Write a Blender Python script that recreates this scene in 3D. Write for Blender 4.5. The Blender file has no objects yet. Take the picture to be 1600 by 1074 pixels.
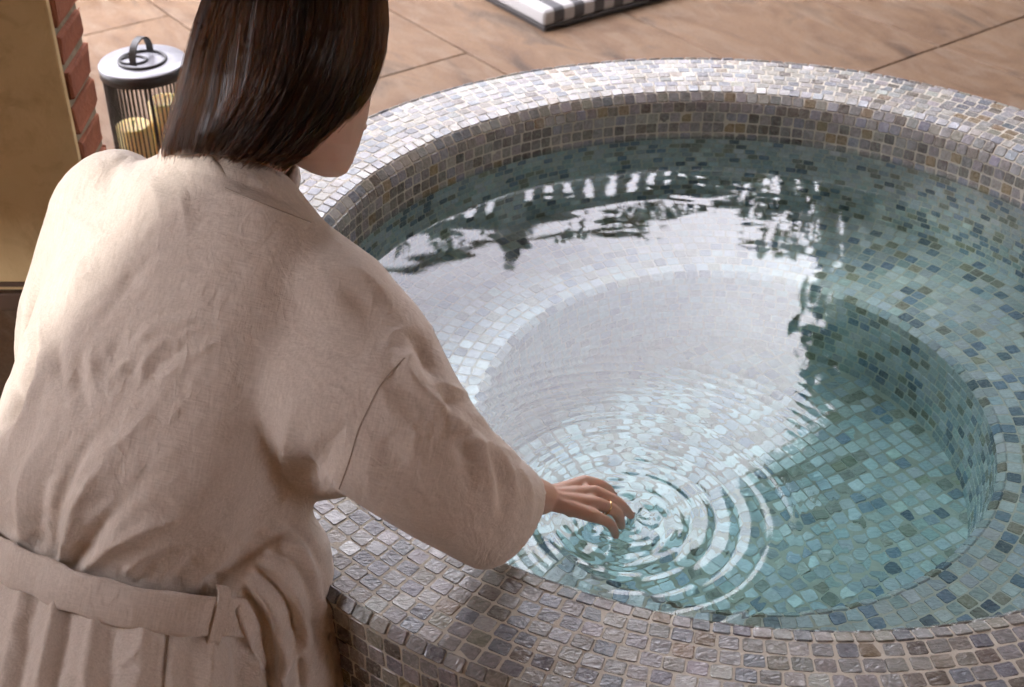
import bpy, bmesh, math, random
import numpy as np
from mathutils import Vector, Matrix
from mathutils.bvhtree import BVHTree
from mathutils import noise as mnoise
R = math.radians
random.seed(7); rng = np.random.default_rng(7)
scene = bpy.context.scene
col = scene.collection

# ------------------------------------------------------------------ camera
PITCH = 34.9; FPX = 2100.0; PW, PH = 1600.0, 1074.0
RIM = 0.45                                  # height of the pool rim above the floor
CAM = Vector((0, 0, RIM + 1.14))
cd = bpy.data.cameras.new('camera'); cam = bpy.data.objects.new('camera', cd); col.objects.link(cam)
cd.sensor_width = 36; cd.lens = FPX / PW * 36; cd.clip_start = 0.05; cd.clip_end = 400
cam.location = CAM; cam.rotation_euler = (R(90 - PITCH), 0, 0)
cd.dof.use_dof = True; cd.dof.focus_distance = 1.8; cd.dof.aperture_fstop = 7.0
scene.camera = cam

# ------------------------------------------------------------------ sky, sun, exposure
SUN_AZ = (0.885, 0.465); SUN_EL = 27.0      # direction the light travels (x, y) and its elevation
world = bpy.data.worlds.new('World'); scene.world = world; world.use_nodes = True
wn = world.node_tree.nodes; wl = world.node_tree.links
for n in list(wn): wn.remove(n)
wo = wn.new('ShaderNodeOutputWorld'); wb = wn.new('ShaderNodeBackground')
sky = wn.new('ShaderNodeTexSky'); sky.sky_type = 'NISHITA'; sky.sun_disc = False
sky.sun_elevation = R(SUN_EL); sky.sun_rotation = math.atan2(-SUN_AZ[0], -SUN_AZ[1])
sky.air_density = 1.0; sky.dust_density = 3.0
tc = wn.new('ShaderNodeTexCoord'); mp = wn.new('ShaderNodeMapping'); mp.inputs['Scale'].default_value = (1, 1, 2.6)
nz = wn.new('ShaderNodeTexNoise'); nz.inputs['Scale'].default_value = 2.6; nz.inputs['Detail'].default_value = 5
cr = wn.new('ShaderNodeValToRGB'); cr.color_ramp.elements[0].position = .30; cr.color_ramp.elements[0].color = (27, 25.7, 29.3, 1)
cr.color_ramp.elements[1].position = .72; cr.color_ramp.elements[1].color = (48, 46.6, 49.6, 1)
mx = wn.new('ShaderNodeMix'); mx.data_type = 'RGBA'; mx.inputs['Factor'].default_value = .9
wl.new(tc.outputs['Generated'], mp.inputs['Vector']); wl.new(mp.outputs[0], nz.inputs['Vector']); wl.new(nz.outputs['Fac'], cr.inputs[0])
wl.new(sky.outputs[0], mx.inputs[6]); wl.new(cr.outputs[0], mx.inputs[7]); wl.new(mx.outputs[2], wb.inputs[0])
wb.inputs[1].default_value = 0.12; wl.new(wb.outputs[0], wo.inputs[0])
sl = bpy.data.lights.new('sun', 'SUN'); sl.energy = 1.5; sl.angle = R(3); sl.color = (1, .965, .93)
sun = bpy.data.objects.new('sun', sl); col.objects.link(sun); sun.location = (-4, -2, 5)
sdir = Vector((SUN_AZ[0] * math.cos(R(SUN_EL)), SUN_AZ[1] * math.cos(R(SUN_EL)), -math.sin(R(SUN_EL))))
sun.rotation_euler = sdir.to_track_quat('-Z', 'Y').to_euler()
scene.view_settings.view_transform = 'Standard'; scene.view_settings.look = 'None'
scene.view_settings.exposure = 1.46; scene.view_settings.gamma = 1
scene.cycles.use_denoising = True
scene.cycles.use_adaptive_sampling = True; scene.cycles.adaptive_threshold = .04; scene.cycles.adaptive_min_samples = 12
scene.cycles.max_bounces = 9; scene.cycles.diffuse_bounces = 4; scene.cycles.glossy_bounces = 4
scene.cycles.transmission_bounces = 6; scene.cycles.volume_bounces = 0; scene.cycles.transparent_max_bounces = 8
scene.cycles.sample_clamp_indirect = 12.0

# ------------------------------------------------------------------ helpers
cf = Vector((0, math.cos(R(PITCH)), -math.sin(R(PITCH)))); cu = Vector((0, math.sin(R(PITCH)), math.cos(R(PITCH))))
def ray(u, v): return cf + Vector((1, 0, 0)) * ((u - PW / 2) / FPX) - cu * ((v - PH / 2) / FPX)
def at(u, v, t): return CAM + ray(u, v) * t                 # point of the place at a known distance
def onz(u, v, z):
    d = ray(u, v); return CAM + d * ((z - CAM.z) / d.z)
def proj(P):                                                 # Nx3 -> pixel u, v, depth
    P = np.asarray(P, float) - np.array(CAM); d = P @ np.array(cf)
    return PW / 2 + FPX * P[:, 0] / d, PH / 2 - FPX * (P @ np.array(cu)) / d, d

def tag(o, label=None, cat=None, group=None, kind=None):
    if label: o['label'] = label
    if cat: o['category'] = cat
    if group: o['group'] = group
    if kind: o['kind'] = kind
    return o
def empty(name, loc=(0, 0, 0), rz=0):
    o = bpy.data.objects.new(name, None); o.location = loc; o.rotation_euler = (0, 0, rz); o.empty_display_size = .05
    col.objects.link(o); return o
def mesh_obj(name, verts, faces, mat, parent=None, smooth=False, loc=None):
    me = bpy.data.meshes.new(name); me.from_pydata([tuple(v) for v in verts], [], [tuple(f) for f in faces]); me.update()
    return link(name, me, mat, parent, smooth, loc)
def link(name, me, mat, parent=None, smooth=False, loc=None):
    o = bpy.data.objects.new(name, me); col.objects.link(o)
    if mat and not me.materials: me.materials.append(mat)
    if smooth: me.polygons.foreach_set('use_smooth', np.ones(len(me.polygons), bool))
    if parent: o.parent = parent
    if loc is not None: o.location = loc
    return o
def bm_obj(name, bm, mat, parent=None, smooth=False, loc=None):
    me = bpy.data.meshes.new(name); bmesh.ops.recalc_face_normals(bm, faces=bm.faces); bm.to_mesh(me); bm.free()
    return link(name, me, mat, parent, smooth, loc)
def add_box(bm, c, s, rot=None, bevel=0, seg=2):
    M = Matrix.Translation(c) @ (rot.to_4x4() if rot else Matrix()) @ Matrix.Diagonal((s[0], s[1], s[2], 1))
    r = bmesh.ops.create_cube(bm, size=1, matrix=M)
    if bevel:
        es = list({e for v in r['verts'] for e in v.link_edges})
        bmesh.ops.bevel(bm, geom=es, offset=bevel, segments=seg, profile=.6, affect='EDGES')
def box(name, c, s, mat, parent=None, bevel=0, rot=None, seg=2):
    bm = bmesh.new(); add_box(bm, c, s, rot, bevel, seg); return bm_obj(name, bm, mat, parent)
def add_tube(bm, pts, rad, n=8, cap=True, closed=False):
    pts = [Vector(p) for p in pts]; m = len(pts)
    if not hasattr(rad, '__len__'): rad = [rad] * m
    rings = []; up = Vector((0, 0, 1)); prev = None
    for i, p in enumerate(pts):
        a = pts[(i - 1) % m] if closed else pts[max(i - 1, 0)]; b = pts[(i + 1) % m] if closed else pts[min(i + 1, m - 1)]
        t = (b - a).normalized()
        x = (prev if prev else (up if abs(t.z) < .95 else Vector((1, 0, 0))))
        x = (x - t * x.dot(t)).normalized(); prev = x; y = t.cross(x)
        rings.append([bm.verts.new(p + (x * math.cos(k * 2 * math.pi / n) + y * math.sin(k * 2 * math.pi / n)) * rad[i]) for k in range(n)])
    for i in range(m if closed else m - 1):
        A, B = rings[i], rings[(i + 1) % m]
        for k in range(n): bm.faces.new((A[k], A[(k + 1) % n], B[(k + 1) % n], B[k]))
    if cap and not closed:
        bm.faces.new(rings[0][::-1]); bm.faces.new(rings[-1])
def tube(name, pts, rad, mat, parent=None, n=8, closed=False):
    bm = bmesh.new(); add_tube(bm, pts, rad, n, True, closed); return bm_obj(name, bm, mat, parent, True)
def add_lathe(bm, prof, n=32, c=(0, 0, 0), close=False):
    rings = [[bm.verts.new((c[0] + r * math.cos(2 * math.pi * k / n), c[1] + r * math.sin(2 * math.pi * k / n), c[2] + z)) for k in range(n)] for r, z in prof]
    m = len(rings)
    for i in range(m if close else m - 1):
        A, B = rings[i], rings[(i + 1) % m]
        for k in range(n): bm.faces.new((A[k], A[(k + 1) % n], B[(k + 1) % n], B[k]))
    if not close:
        for rg, fl in ((rings[0], True), (rings[-1], False)):
            if abs(prof[0 if fl else -1][0]) > 1e-5: bm.faces.new(rg[::-1] if fl else rg)
def lathe(name, prof, mat, parent=None, n=32, c=(0, 0, 0), smooth=True, close=False):
    bm = bmesh.new(); add_lathe(bm, prof, n, c, close); bmesh.ops.remove_doubles(bm, verts=bm.verts, dist=1e-6)
    return bm_obj(name, bm, mat, parent, smooth)

# ------------------------------------------------------------------ materials
class NT:
    def __init__(s, name):
        s.m = bpy.data.materials.new(name); s.m.use_nodes = True; s.n = s.m.node_tree.nodes; s.l = s.m.node_tree.links
        s.b = s.n['Principled BSDF']; s.out = s.n['Material Output']; s._c = None
    def new(s, t, **k):
        n = s.n.new(t)
        for a, v in k.items():
            if hasattr(n, a): setattr(n, a, v)
            else: n.inputs[a].default_value = v
        return n
    def coord(s, kind='Object'):
        if s._c is None: s._c = s.n.new('ShaderNodeTexCoord')
        return s._c.outputs[kind]
    def noise(s, scale, detail=4, rough=.55, vec=None, dist=0, stretch=None):
        v = vec or s.coord()
        if stretch:
            m = s.new('ShaderNodeMapping'); m.inputs['Scale'].default_value = stretch; s.l.new(v, m.inputs[0]); v = m.outputs[0]
        n = s.n.new('ShaderNodeTexNoise'); n.inputs['Scale'].default_value = scale; n.inputs['Detail'].default_value = detail
        n.inputs['Roughness'].default_value = rough; n.inputs['Distortion'].default_value = dist; s.l.new(v, n.inputs['Vector']); return n.outputs['Fac']
    def ramp(s, fac, stops):
        r = s.n.new('ShaderNodeValToRGB'); e = r.color_ramp.elements
        while len(e) > len(stops): e.remove(e[-1])
        while len(e) < len(stops): e.new(1)
        for k, (p, c) in zip(e, stops): k.position = p; k.color = (c, c, c, 1) if not hasattr(c, '__len__') else (*c[:3], 1)
        s.l.new(fac, r.inputs[0]); return r.outputs[0]
    def mix(s, a, b, fac, mode='MIX'):
        m = s.n.new('ShaderNodeMix'); m.data_type = 'RGBA'; m.blend_type = mode
        for i, x in ((6, a), (7, b), (0, fac)):
            if hasattr(x, 'is_linked'): s.l.new(x, m.inputs[i])
            elif hasattr(x, '__len__'): m.inputs[i].default_value = (*x[:3], 1)
            else: m.inputs[i].default_value = x if i == 0 else (x, x, x, 1)
        return m.outputs[2]
    def math(s, op, a, b=None, c=None):
        m = s.n.new('ShaderNodeMath'); m.operation = op
        for i, x in enumerate((a, b, c)):
            if x is None: continue
            if hasattr(x, 'is_linked'): s.l.new(x, m.inputs[i])
            else: m.inputs[i].default_value = x
        return m.outputs[0]
    def bump(s, h, strength=.3, dist=.01, prev=None):
        b = s.n.new('ShaderNodeBump'); b.inputs['Strength'].default_value = strength; b.inputs['Distance'].default_value = dist
        s.l.new(h, b.inputs['Height'])
        if prev: s.l.new(prev, b.inputs['Normal'])
        return b.outputs[0]
    def set(s, **k):
        for a, v in k.items():
            a = a.replace('_', ' ')
            i = s.b.inputs[a]
            if hasattr(v, 'is_linked'): s.l.new(v, i)
            elif hasattr(v, '__len__') and len(v) == 3: i.default_value = (*v, 1)
            else: i.default_value = v
        return s

def mat_plain(name, c, rough=.5, metal=0, var=.12, scale=30, bump=.1):
    t = NT(name); n = t.noise(scale)
    t.set(Base_Color=t.mix(tuple(x * (1 - var) for x in c), tuple(min(1, x * (1 + var)) for x in c), n), Roughness=t.ramp(n, [(0, rough * .85), (1, min(1, rough * 1.15))]), Metallic=metal)
    if bump: t.set(Normal=t.bump(n, bump, .003))
    return t.m

def mat_tile(name, source):
    t = NT(name)
    if source == 'object': base = t.new('ShaderNodeObjectInfo').outputs['Color']; rnd = t.n['Object Info'].outputs['Random']
    else:
        a = t.new('ShaderNodeAttribute', attribute_name='tile'); base = a.outputs['Color']; rnd = a.outputs['Alpha']
    geo = t.new('ShaderNodeNewGeometry')
    cmb = t.new('ShaderNodeCombineXYZ'); t.l.new(t.math('MULTIPLY', rnd, 37.0), cmb.inputs[2])
    va = t.new('ShaderNodeVectorMath', operation='ADD'); t.l.new(geo.outputs['Position'], va.inputs[0]); t.l.new(cmb.outputs[0], va.inputs[1])
    v = va.outputs[0]
    streak = t.noise(55, 2, .6, v, 2.2, (1, 1.9, 1)); fine = t.noise(230, 1.5, .6, v, .6)
    c = t.mix(t.mix(base, (.045, .04, .045), .55), t.mix(base, (.60, .60, .58), .38), t.ramp(streak, [(.30, 0), (.5, .5), (.72, 1)]))
    c = t.mix(base, c, .62)
    c = t.mix(c, (.30, .26, .21), t.math('MULTIPLY', t.ramp(fine, [(.55, 0), (.8, 1)]), .35))
    t.set(Base_Color=c, Roughness=t.ramp(fine, [(.25, .12), (.75, .34)]), IOR=1.5, Coat_Weight=.22, Coat_Roughness=.08)
    b1 = t.bump(streak, .35, .004); t.set(Normal=t.bump(fine, .22, .0015, b1))
    return t.m
M = {}
M['tile_one'] = mat_tile('glass_mosaic_single', 'object'); M['tile_all'] = mat_tile('glass_mosaic_field', 'attr')
t = NT('grout'); n = t.noise(190, 2); n2 = t.noise(9, 2)
t.set(Base_Color=t.mix(t.mix((.47, .435, .36), (.60, .56, .48), n), (.36, .31, .235), t.ramp(n2, [(.45, 0), (.8, .7)])), Roughness=.85, Normal=t.bump(n, .5, .0015)); M['grout'] = t.m

t = NT('terrace_stone'); v = t.coord(); info = t.new('ShaderNodeObjectInfo')
cmb = t.new('ShaderNodeCombineXYZ'); t.l.new(t.math('MULTIPLY', info.outputs['Random'], 30.0), cmb.inputs[0]); t.l.new(t.math('MULTIPLY', info.outputs['Random'], 17.0), cmb.inputs[1])
va = t.new('ShaderNodeVectorMath', operation='ADD'); t.l.new(v, va.inputs[0]); t.l.new(cmb.outputs[0], va.inputs[1]); v = va.outputs[0]
a = t.noise(1.6, 4, .6, v, 1.5, (1, 2.2, 1)); b = t.noise(6.5, 4, .65, v, 1.0, (1, 2.5, 1)); g = t.noise(140, 2, .6, v)
c = t.ramp(a, [(.30, (.026, .012, .006)), (.42, (.080, .041, .019)), (.55, (.112, .064, .033)), (.68, (.045, .027, .016))])
c = t.mix(c, (.135, .096, .066), t.math('MULTIPLY', t.ramp(b, [(.46, 0), (.68, 1)]), .7))
c = t.mix(c, (.042, .022, .013), t.math('MULTIPLY', t.ramp(b, [(.28, 1), (.42, 0)]), .5))
c = t.mix(c, t.mix(c, (.6, .5, .4), .5), t.math('MULTIPLY', g, .25))
t.set(Base_Color=c, Roughness=t.ramp(b, [(.3, .50), (.7, .75)]), Specular_IOR_Level=.12, Normal=t.bump(g, .12, .002, t.bump(b, .25, .012))); M['stone'] = t.m
M['bed'] = mat_plain('mortar_bed', (.075, .048, .030), .9)
t = NT('yellow_plaster'); a = t.noise(2.2, 6, .6); b = t.noise(14, 6, .65, None, .6); g = t.noise(90, 4)
c = t.ramp(a, [(.3, (.55, .40, .19)), (.55, (.62, .47, .25)), (.75, (.50, .36, .17))])
c = t.mix(c, (.32, .205, .085), t.math('MULTIPLY', t.ramp(b, [(.52, 0), (.75, 1)]), .5))
t.set(Base_Color=c, Roughness=.8, Normal=t.bump(g, .2, .003, t.bump(b, .35, .01))); M['plaster'] = t.m
t = NT('red_brick'); info = t.new('ShaderNodeObjectInfo'); a = t.noise(22, 6, .65, None, .5); g = t.noise(120, 4)
c = t.mix((.24, .070, .030), (.33, .115, .050), info.outputs['Random'])
c = t.mix(c, (.12, .035, .02), t.math('MULTIPLY', t.ramp(a, [(.45, 0), (.75, 1)]), .6)); c = t.mix(c, (.34, .24, .17), t.math('MULTIPLY', t.ramp(a, [(.22, 1), (.36, 0)]), .5))
t.set(Base_Color=c, Roughness=.88, Normal=t.bump(g, .5, .003, t.bump(a, .6, .01))); M['brick'] = t.m
t = NT('brick_mortar'); a = t.noise(30, 6, .65); g = t.noise(140, 4)
t.set(Base_Color=t.ramp(a, [(.3, (.17, .145, .095)), (.7, (.34, .29, .21))]), Roughness=.95, Normal=t.bump(g, .6, .004, t.bump(a, .8, .015))); M['mortar'] = t.m
M['black_metal'] = mat_plain('black_metal', (.018, .016, .016), .42, .0, .2, 60, .05)
M['grey_lid'] = mat_plain('grey_lacquered_metal', (.23, .23, .25), .34, .15, .06, 40, .05)
M['dark_wood'] = mat_plain('dark_wood', (.075, .04, .022), .6, 0, .3, 12, .3)
M['ceiling'] = mat_plain('warm_ceiling_boards', (.52, .36, .22), .75, 0, .25, 6, .2)
M['wall_plain'] = mat_plain('ochre_render', (.64, .45, .26), .85, 0, .2, 5, .2)
M['lime'] = mat_plain('weathered_limestone', (.10, .105, .10), .8, 0, .3, 12, .3)
M['grey_stone'] = mat_plain('grey_plinth_stone', (.14, .14, .15), .7, 0, .25, 10, .2)
M['soil'] = mat_plain('ground_earth', (.10, .085, .06), .95, 0, .3, 3, .3)
M['bark'] = mat_plain('bark', (.09, .065, .045), .9, 0, .35, 18, .6)
def mat_leaf(name, a, b):
    t = NT(name); i = t.new('ShaderNodeNewGeometry'); t.set(Base_Color=t.mix(a, b, i.outputs['Random Per Island']), Roughness=.55); return t.m
M['leaf'] = mat_leaf('dark_leaf', (.018, .035, .014), (.06, .10, .035)); M['leaf2'] = mat_leaf('olive_leaf', (.03, .045, .02), (.10, .12, .06))

# ------------------------------------------------------------------ ground and terrace
PC = Vector((.378, 1.801, 0)); RO = .90
def sheet(name, x0, x1, y0, y1, z, mat, rh, n=96):          # a flat sheet with a round hole for the pool
    vv, ff = [], []
    for k in range(n):
        a = 2 * math.pi * k / n; c, s_ = math.cos(a), math.sin(a)
        tx = ((x1 - PC.x) if c > 0 else (x0 - PC.x)) / c if abs(c) > 1e-9 else 1e9; ty = ((y1 - PC.y) if s_ > 0 else (y0 - PC.y)) / s_ if abs(s_) > 1e-9 else 1e9
        q = min(tx, ty); vv += [(PC.x + rh * c, PC.y + rh * s_, z), (PC.x + q * c, PC.y + q * s_, z)]
    for k in range(n): i, j = 2 * k, 2 * ((k + 1) % n); ff.append((i, i + 1, j + 1, j))
    for (x, y) in ((x0, y0), (x1, y0), (x1, y1), (x0, y1)):
        k = int((math.atan2(y - PC.y, x - PC.x) % (2 * math.pi)) / (2 * math.pi) * n); vv.append((x, y, z)); ff.append((2 * k + 1, len(vv) - 1, (2 * ((k + 1) % n)) + 1))
    return mesh_obj(name, vv, ff, mat)
sheet('ground', -90, 90, -90, 90, -.08, M['soil'], .88)['kind'] = 'structure'
# paving directions measured on the floor
p0, p1 = onz(600, 10, 0), onz(780, 110, 0); d1 = (p1 - p0).normalized(); q0 = onz(1370, 108, 0); q1 = onz(1600, 50, 0); d2 = Vector((-d1.y, d1.x, 0))
if d2.dot(q1 - q0) < 0: d2 = -d2
terr = sheet('terrace_floor', -7, 6, -4, 8, -.012, M['bed'], .885); tag(terr, kind='structure')
S2 = abs((onz(1050, 54, 0) - p0).dot(d2)); S1_ = 1.62; off = (q0 - p0).dot(d1)
cyl = bmesh.new(); bmesh.ops.create_cone(cyl, cap_ends=True, segments=96, radius1=.893, radius2=.893, depth=.3, matrix=Matrix.Translation((PC.x, PC.y, 0)))
cyl = bm_obj('pool_cut', cyl, None)
for i in range(-5, 6):
    for j in range(-9, 10):
        g = .0024; st = (.5 if j % 2 else 0)
        c = p0 + d1 * (off + (i + .5 + (st if j < 0 else 0)) * S1_) + d2 * ((j + .5) * S2)
        if not (-4 < c.x < 4.2 and -1.6 < c.y < 6.6): continue
        bm = bmesh.new(); add_box(bm, (0, 0, -.0085), (S1_ - 2 * g, S2 - 2 * g, .017), None, .003, 1)
        o = bm_obj('paving_slab', bm, M['stone'], terr, False, c + Vector((0, 0, rng.uniform(-.0008, .0008))))
        o.rotation_euler = (0, 0, math.atan2(d1.y, d1.x))
        if (c - PC).length < .9 + 1.0:
            md = o.modifiers.new('cut', 'BOOLEAN'); md.object = cyl; md.operation = 'DIFFERENCE'; bpy.context.view_layer.update()
            me = bpy.data.meshes.new_from_object(o.evaluated_get(bpy.context.evaluated_depsgraph_get())); o.modifiers.clear(); o.data = me
            if len(me.polygons) == 0: bpy.data.objects.remove(o)
bpy.data.objects.remove(cyl)

# ------------------------------------------------------------------ the pool
pool = empty('round_plunge_pool', (PC.x, PC.y, 0))
tag(pool, 'round raised plunge pool covered in grey lavender glass mosaic tiles', 'pool')
B = .04; RW = .715; ZB = RIM - .40; ZF = RIM - .66; RB = .43; RF = .412
# profile of the shell, from the outer foot over the rim and down to the floor (r, z) with arc pieces
prof = [(RO, 0), (RO, RIM - .012)]
for k in range(1, 5): a = k / 4 * math.pi / 2; prof.append((RO - .012 + .012 * math.cos(a), RIM - .012 + .012 * math.sin(a)))
for k in range(0, 9): a = k / 8 * math.pi / 2; prof.append((RW + B - B * math.sin(a), RIM - B + B * math.cos(a)))
prof.append((RW, ZB)); prof.append((RB + .015, ZB))
for k in range(1, 5): a = k / 4 * math.pi / 2; prof.append((RB + .015 - .015 * math.sin(a), ZB - .015 + .015 * math.cos(a)))
prof.append((RF, ZF)); prof.append((0.001, ZF))
bm = bmesh.new(); add_lathe(bm, prof + [(0.001, ZF - .05), (RO - .03, ZF - .05)], 200, (0, 0, 0), True)
bmesh.ops.remove_doubles(bm, verts=bm.verts, dist=1e-5)
bm_obj('grout_shell', bm, M['grout'], pool, True)

def variant(seed):
    r = np.random.default_rng(seed); T = .006; bev = .075; ch = .10
    cs = np.array([(-.5, -.5), (.5, -.5), (.5, .5), (-.5, .5)]) + r.uniform(-.025, .025, (4, 2))
    def octo(k):
        q = []
        for i in range(4):
            p = cs[i]; a = cs[i - 1]; b = cs[(i + 1) % 4]
            q += [p + (a - p) * ch, p + (b - p) * ch]
        return np.array(q) * (1 - k)
    lo, mid, top = octo(0), octo(0), octo(bev)
    v = np.vstack([np.c_[lo, np.full(8, -1)], np.c_[mid, np.full(8, -.22)], np.c_[top, r.uniform(-.06, .0, 8)]])
    f = [(i, (i + 1) % 8, 8 + (i + 1) % 8, 8 + i) for i in range(8)] + [(8 + i, 8 + (i + 1) % 8, 16 + (i + 1) % 8, 16 + i) for i in range(8)] + [tuple(range(16, 24))]
    return v, f
VAR = [variant(s) for s in range(14)]
PAL = [((.245, .245, .235), 24), ((.17, .195, .225), 18), ((.265, .25, .205), 22), ((.38, .38, .355), 14), ((.12, .125, .155), 9), ((.11, .088, .065), 8), ((.22, .155, .08), 4), ((.30, .29, .30), 12)]
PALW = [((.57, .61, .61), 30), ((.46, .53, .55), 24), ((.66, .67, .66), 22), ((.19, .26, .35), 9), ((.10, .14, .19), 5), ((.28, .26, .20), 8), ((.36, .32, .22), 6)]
PALI = [((.27, .25, .245), 24), ((.20, .185, .18), 22), ((.15, .13, .105), 18), ((.33, .31, .28), 12), ((.26, .19, .085), 10), ((.27, .27, .32), 12), ((.10, .085, .07), 8)]
def pick(pal):
    w = np.array([p[1] for p in pal], float); c = np.array(pal[rng.choice(len(pal), p=w / w.sum())][0]); return c * rng.uniform(.78, 1.2) * (1 + rng.uniform(-.05, .05, 3))
tiles = []     # matrix, colour, variant
def put(pos, u, nrm, su, sv, pal, tilt=.02):
    u = np.array(u, float); nrm = np.array(nrm, float) + rng.normal(0, tilt, 3); nrm /= np.linalg.norm(nrm); u -= nrm * u.dot(nrm); u /= np.linalg.norm(u); v = np.cross(nrm, u)
    ang = rng.normal(0, .022); u, v = u * math.cos(ang) + v * math.sin(ang), v * math.cos(ang) - u * math.sin(ang)
    G = .0019
    m = np.eye(4); m[:3, 0] = u * (su - G) * rng.uniform(.965, 1.025); m[:3, 1] = v * (sv - G) * rng.uniform(.965, 1.025); m[:3, 2] = nrm * .006
    m[:3, 3] = np.array(pos) + nrm * (.0009 + rng.uniform(-.0004, .0004)); tiles.append((m, pick(pal), rng.integers(len(VAR))))
def ring_row(r, z, nr, nz, s, height, pal, rmid=None, patch=None):
    n = max(6, int(round(2 * math.pi * r / s))); ph = rng.uniform(0, 6.28); su = 2 * math.pi * r / n
    for k in range(n):
        a = ph + 2 * math.pi * (k + rng.normal(0, .02)) / n; ca, sa = math.cos(a), math.sin(a)
        put((r * ca, r * sa, z), (-sa, ca, 0), (nr * ca, nr * sa, nz), su, height, pal)
# outer wall
for k in range(16): ring_row(RO, RIM - .016 - (k + .5) * .0262, 1, 0, .0262, .0262, PALI if k else PAL)
ring_row(RO - .0026, RIM - .0026, .65, .75, .0262, .0185, PAL)
# flat of the rim
w = (RO - .011 - (RW + B)) / 6
for k in range(6): ring_row(RO - .011 - (k + .5) * w, RIM, 0, 1, .0262, w, PAL)
# rounded inner lip
for k in range(3):
    a = (k + .5) / 3 * math.pi / 2; ring_row(RW + B - B * math.sin(a), RIM - B + B * math.cos(a), -math.sin(a), math.cos(a), .0228, B * math.pi / 6, PAL if k < 2 else PALI)
hz = RIM - B - ZB; nr_ = 16
for k in range(nr_): ring_row(RW, RIM - B - (k + .5) * hz / nr_, -1, 0, .0228, hz / nr_, PALI if k < 3 else PALW)
wb_ = (RW - RB - .012) / 11
for k in range(11): ring_row(RW - (k + .5) * wb_, ZB, 0, 1, .0245, wb_, PALW)
ring_row(RB + .0045, ZB - .0045, -.7, .7, .0240, .020, PALW)
hz = ZB - .013 - ZF
for k in range(10): f = (k + .5) / 10; ring_row(RB + (RF - RB) * f, ZB - .013 - f * hz, -1, .07, .0240, hz / 10, PALW)
s = .0262; ca, sa = math.cos(.5), math.sin(.5)
for i in range(-17, 18):
    for j in range(-17, 18):
        x, y = i * s + rng.normal(0, .0012), j * s + rng.normal(0, .0012)
        if math.hypot(x, y) > RF + .002: continue
        a_ = .5 + rng.normal(0, .10); put((x * ca - y * sa, x * sa + y * ca, ZF), (math.cos(a_), math.sin(a_), 0), (0, 0, 1), s * rng.uniform(.9, 1.04), s * rng.uniform(.9, 1.04), PALW, .04)
# the 300 that show largest become parts, the rest one field
ctr = np.array([m[:3, 3] for m, c, k in tiles]) + np.array([PC.x, PC.y, 0]); nrmz = np.array([m[:3, 2] / .006 for m, c, k in tiles])
U, V, D = proj(ctr); vd = np.array(CAM) - ctr; facing = (nrmz * vd).sum(1) / np.linalg.norm(vd, axis=1)
def inside_person(u, v):          # pixels the person covers
    return (u < 515) | ((u < 845) & (v < 775 + (u - 530) * .32) & (v > 380))
score = np.where((U > 0) & (U < PW) & (V > 0) & (V < PH) & (facing > .1) & ~inside_person(U, V) & (ctr[:, 2] > RIM - .1), facing / D ** 2, -1)
order = np.argsort(-score); single = set(order[:300].tolist())
tmesh = []
for v, f in VAR:
    me = bpy.data.meshes.new('mosaic_tile'); me.from_pydata(v.tolist(), [], f); me.materials.append(M['tile_one']); tmesh.append(me)
fv, ff, fc = [], [], []; base = 0
for i, (m, c, k) in enumerate(tiles):
    if i in single:
        o = bpy.data.objects.new('mosaic_tile', tmesh[k]); col.objects.link(o); o.parent = pool; o.matrix_basis = Matrix(m.tolist()); o.color = (*np.clip(c, 0, 1), 1)
    else:
        v, f = VAR[k]; fv.append(v @ m[:3, :3].T + m[:3, 3]); ff += [tuple(base + q for q in p) for p in f]; base += len(v)
        fc.append(np.tile([*np.clip(c, 0, 1), rng.random()], (len(v), 1)))
me = bpy.data.meshes.new('mosaic_field'); me.from_pydata(np.vstack(fv).tolist(), [], ff)
at_ = me.attributes.new('tile', 'FLOAT_COLOR', 'POINT'); at_.data.foreach_set('color', np.vstack(fc).astype(np.float32).ravel())
link('mosaic_field', me, M['tile_all'], pool)['kind'] = 'stuff'

# ------------------------------------------------------------------ water
ZW = RIM - .095
t = NT('pool_water'); t.set(Base_Color=(1, 1, 1), Roughness=0.0, IOR=1.333, Transmission_Weight=1.0)
va = t.new('ShaderNodeVolumeAbsorption'); va.inputs['Color'].default_value = (.30, .87, .90, 1); va.inputs['Density'].default_value = .66
t.l.new(va.outputs[0], t.out.inputs['Volume']); M['water'] = t.m
HC = onz(992, 806, ZW) - Vector((PC.x, PC.y, 0)); HC = np.array(HC)[:2]
NA = 420; rad = np.concatenate([[0.0], np.linspace(.004, .36, 130), np.linspace(.366, 1, 70)[0:0]]); 
RWAT = RW + .012
ang = np.linspace(0, 2 * math.pi, NA, endpoint=False); dx, dy = np.cos(ang), np.sin(ang)
bq = HC[0] * dx + HC[1] * dy; rmax = -bq + np.sqrt(bq ** 2 - (HC @ HC - RWAT ** 2))
S1 = np.linspace(0, 1, 240)[1:] ** 1.35
RR = S1[:, None] * rmax[None, :]
X = HC[0] + RR * dx; Y = HC[1] + RR * dy
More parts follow.
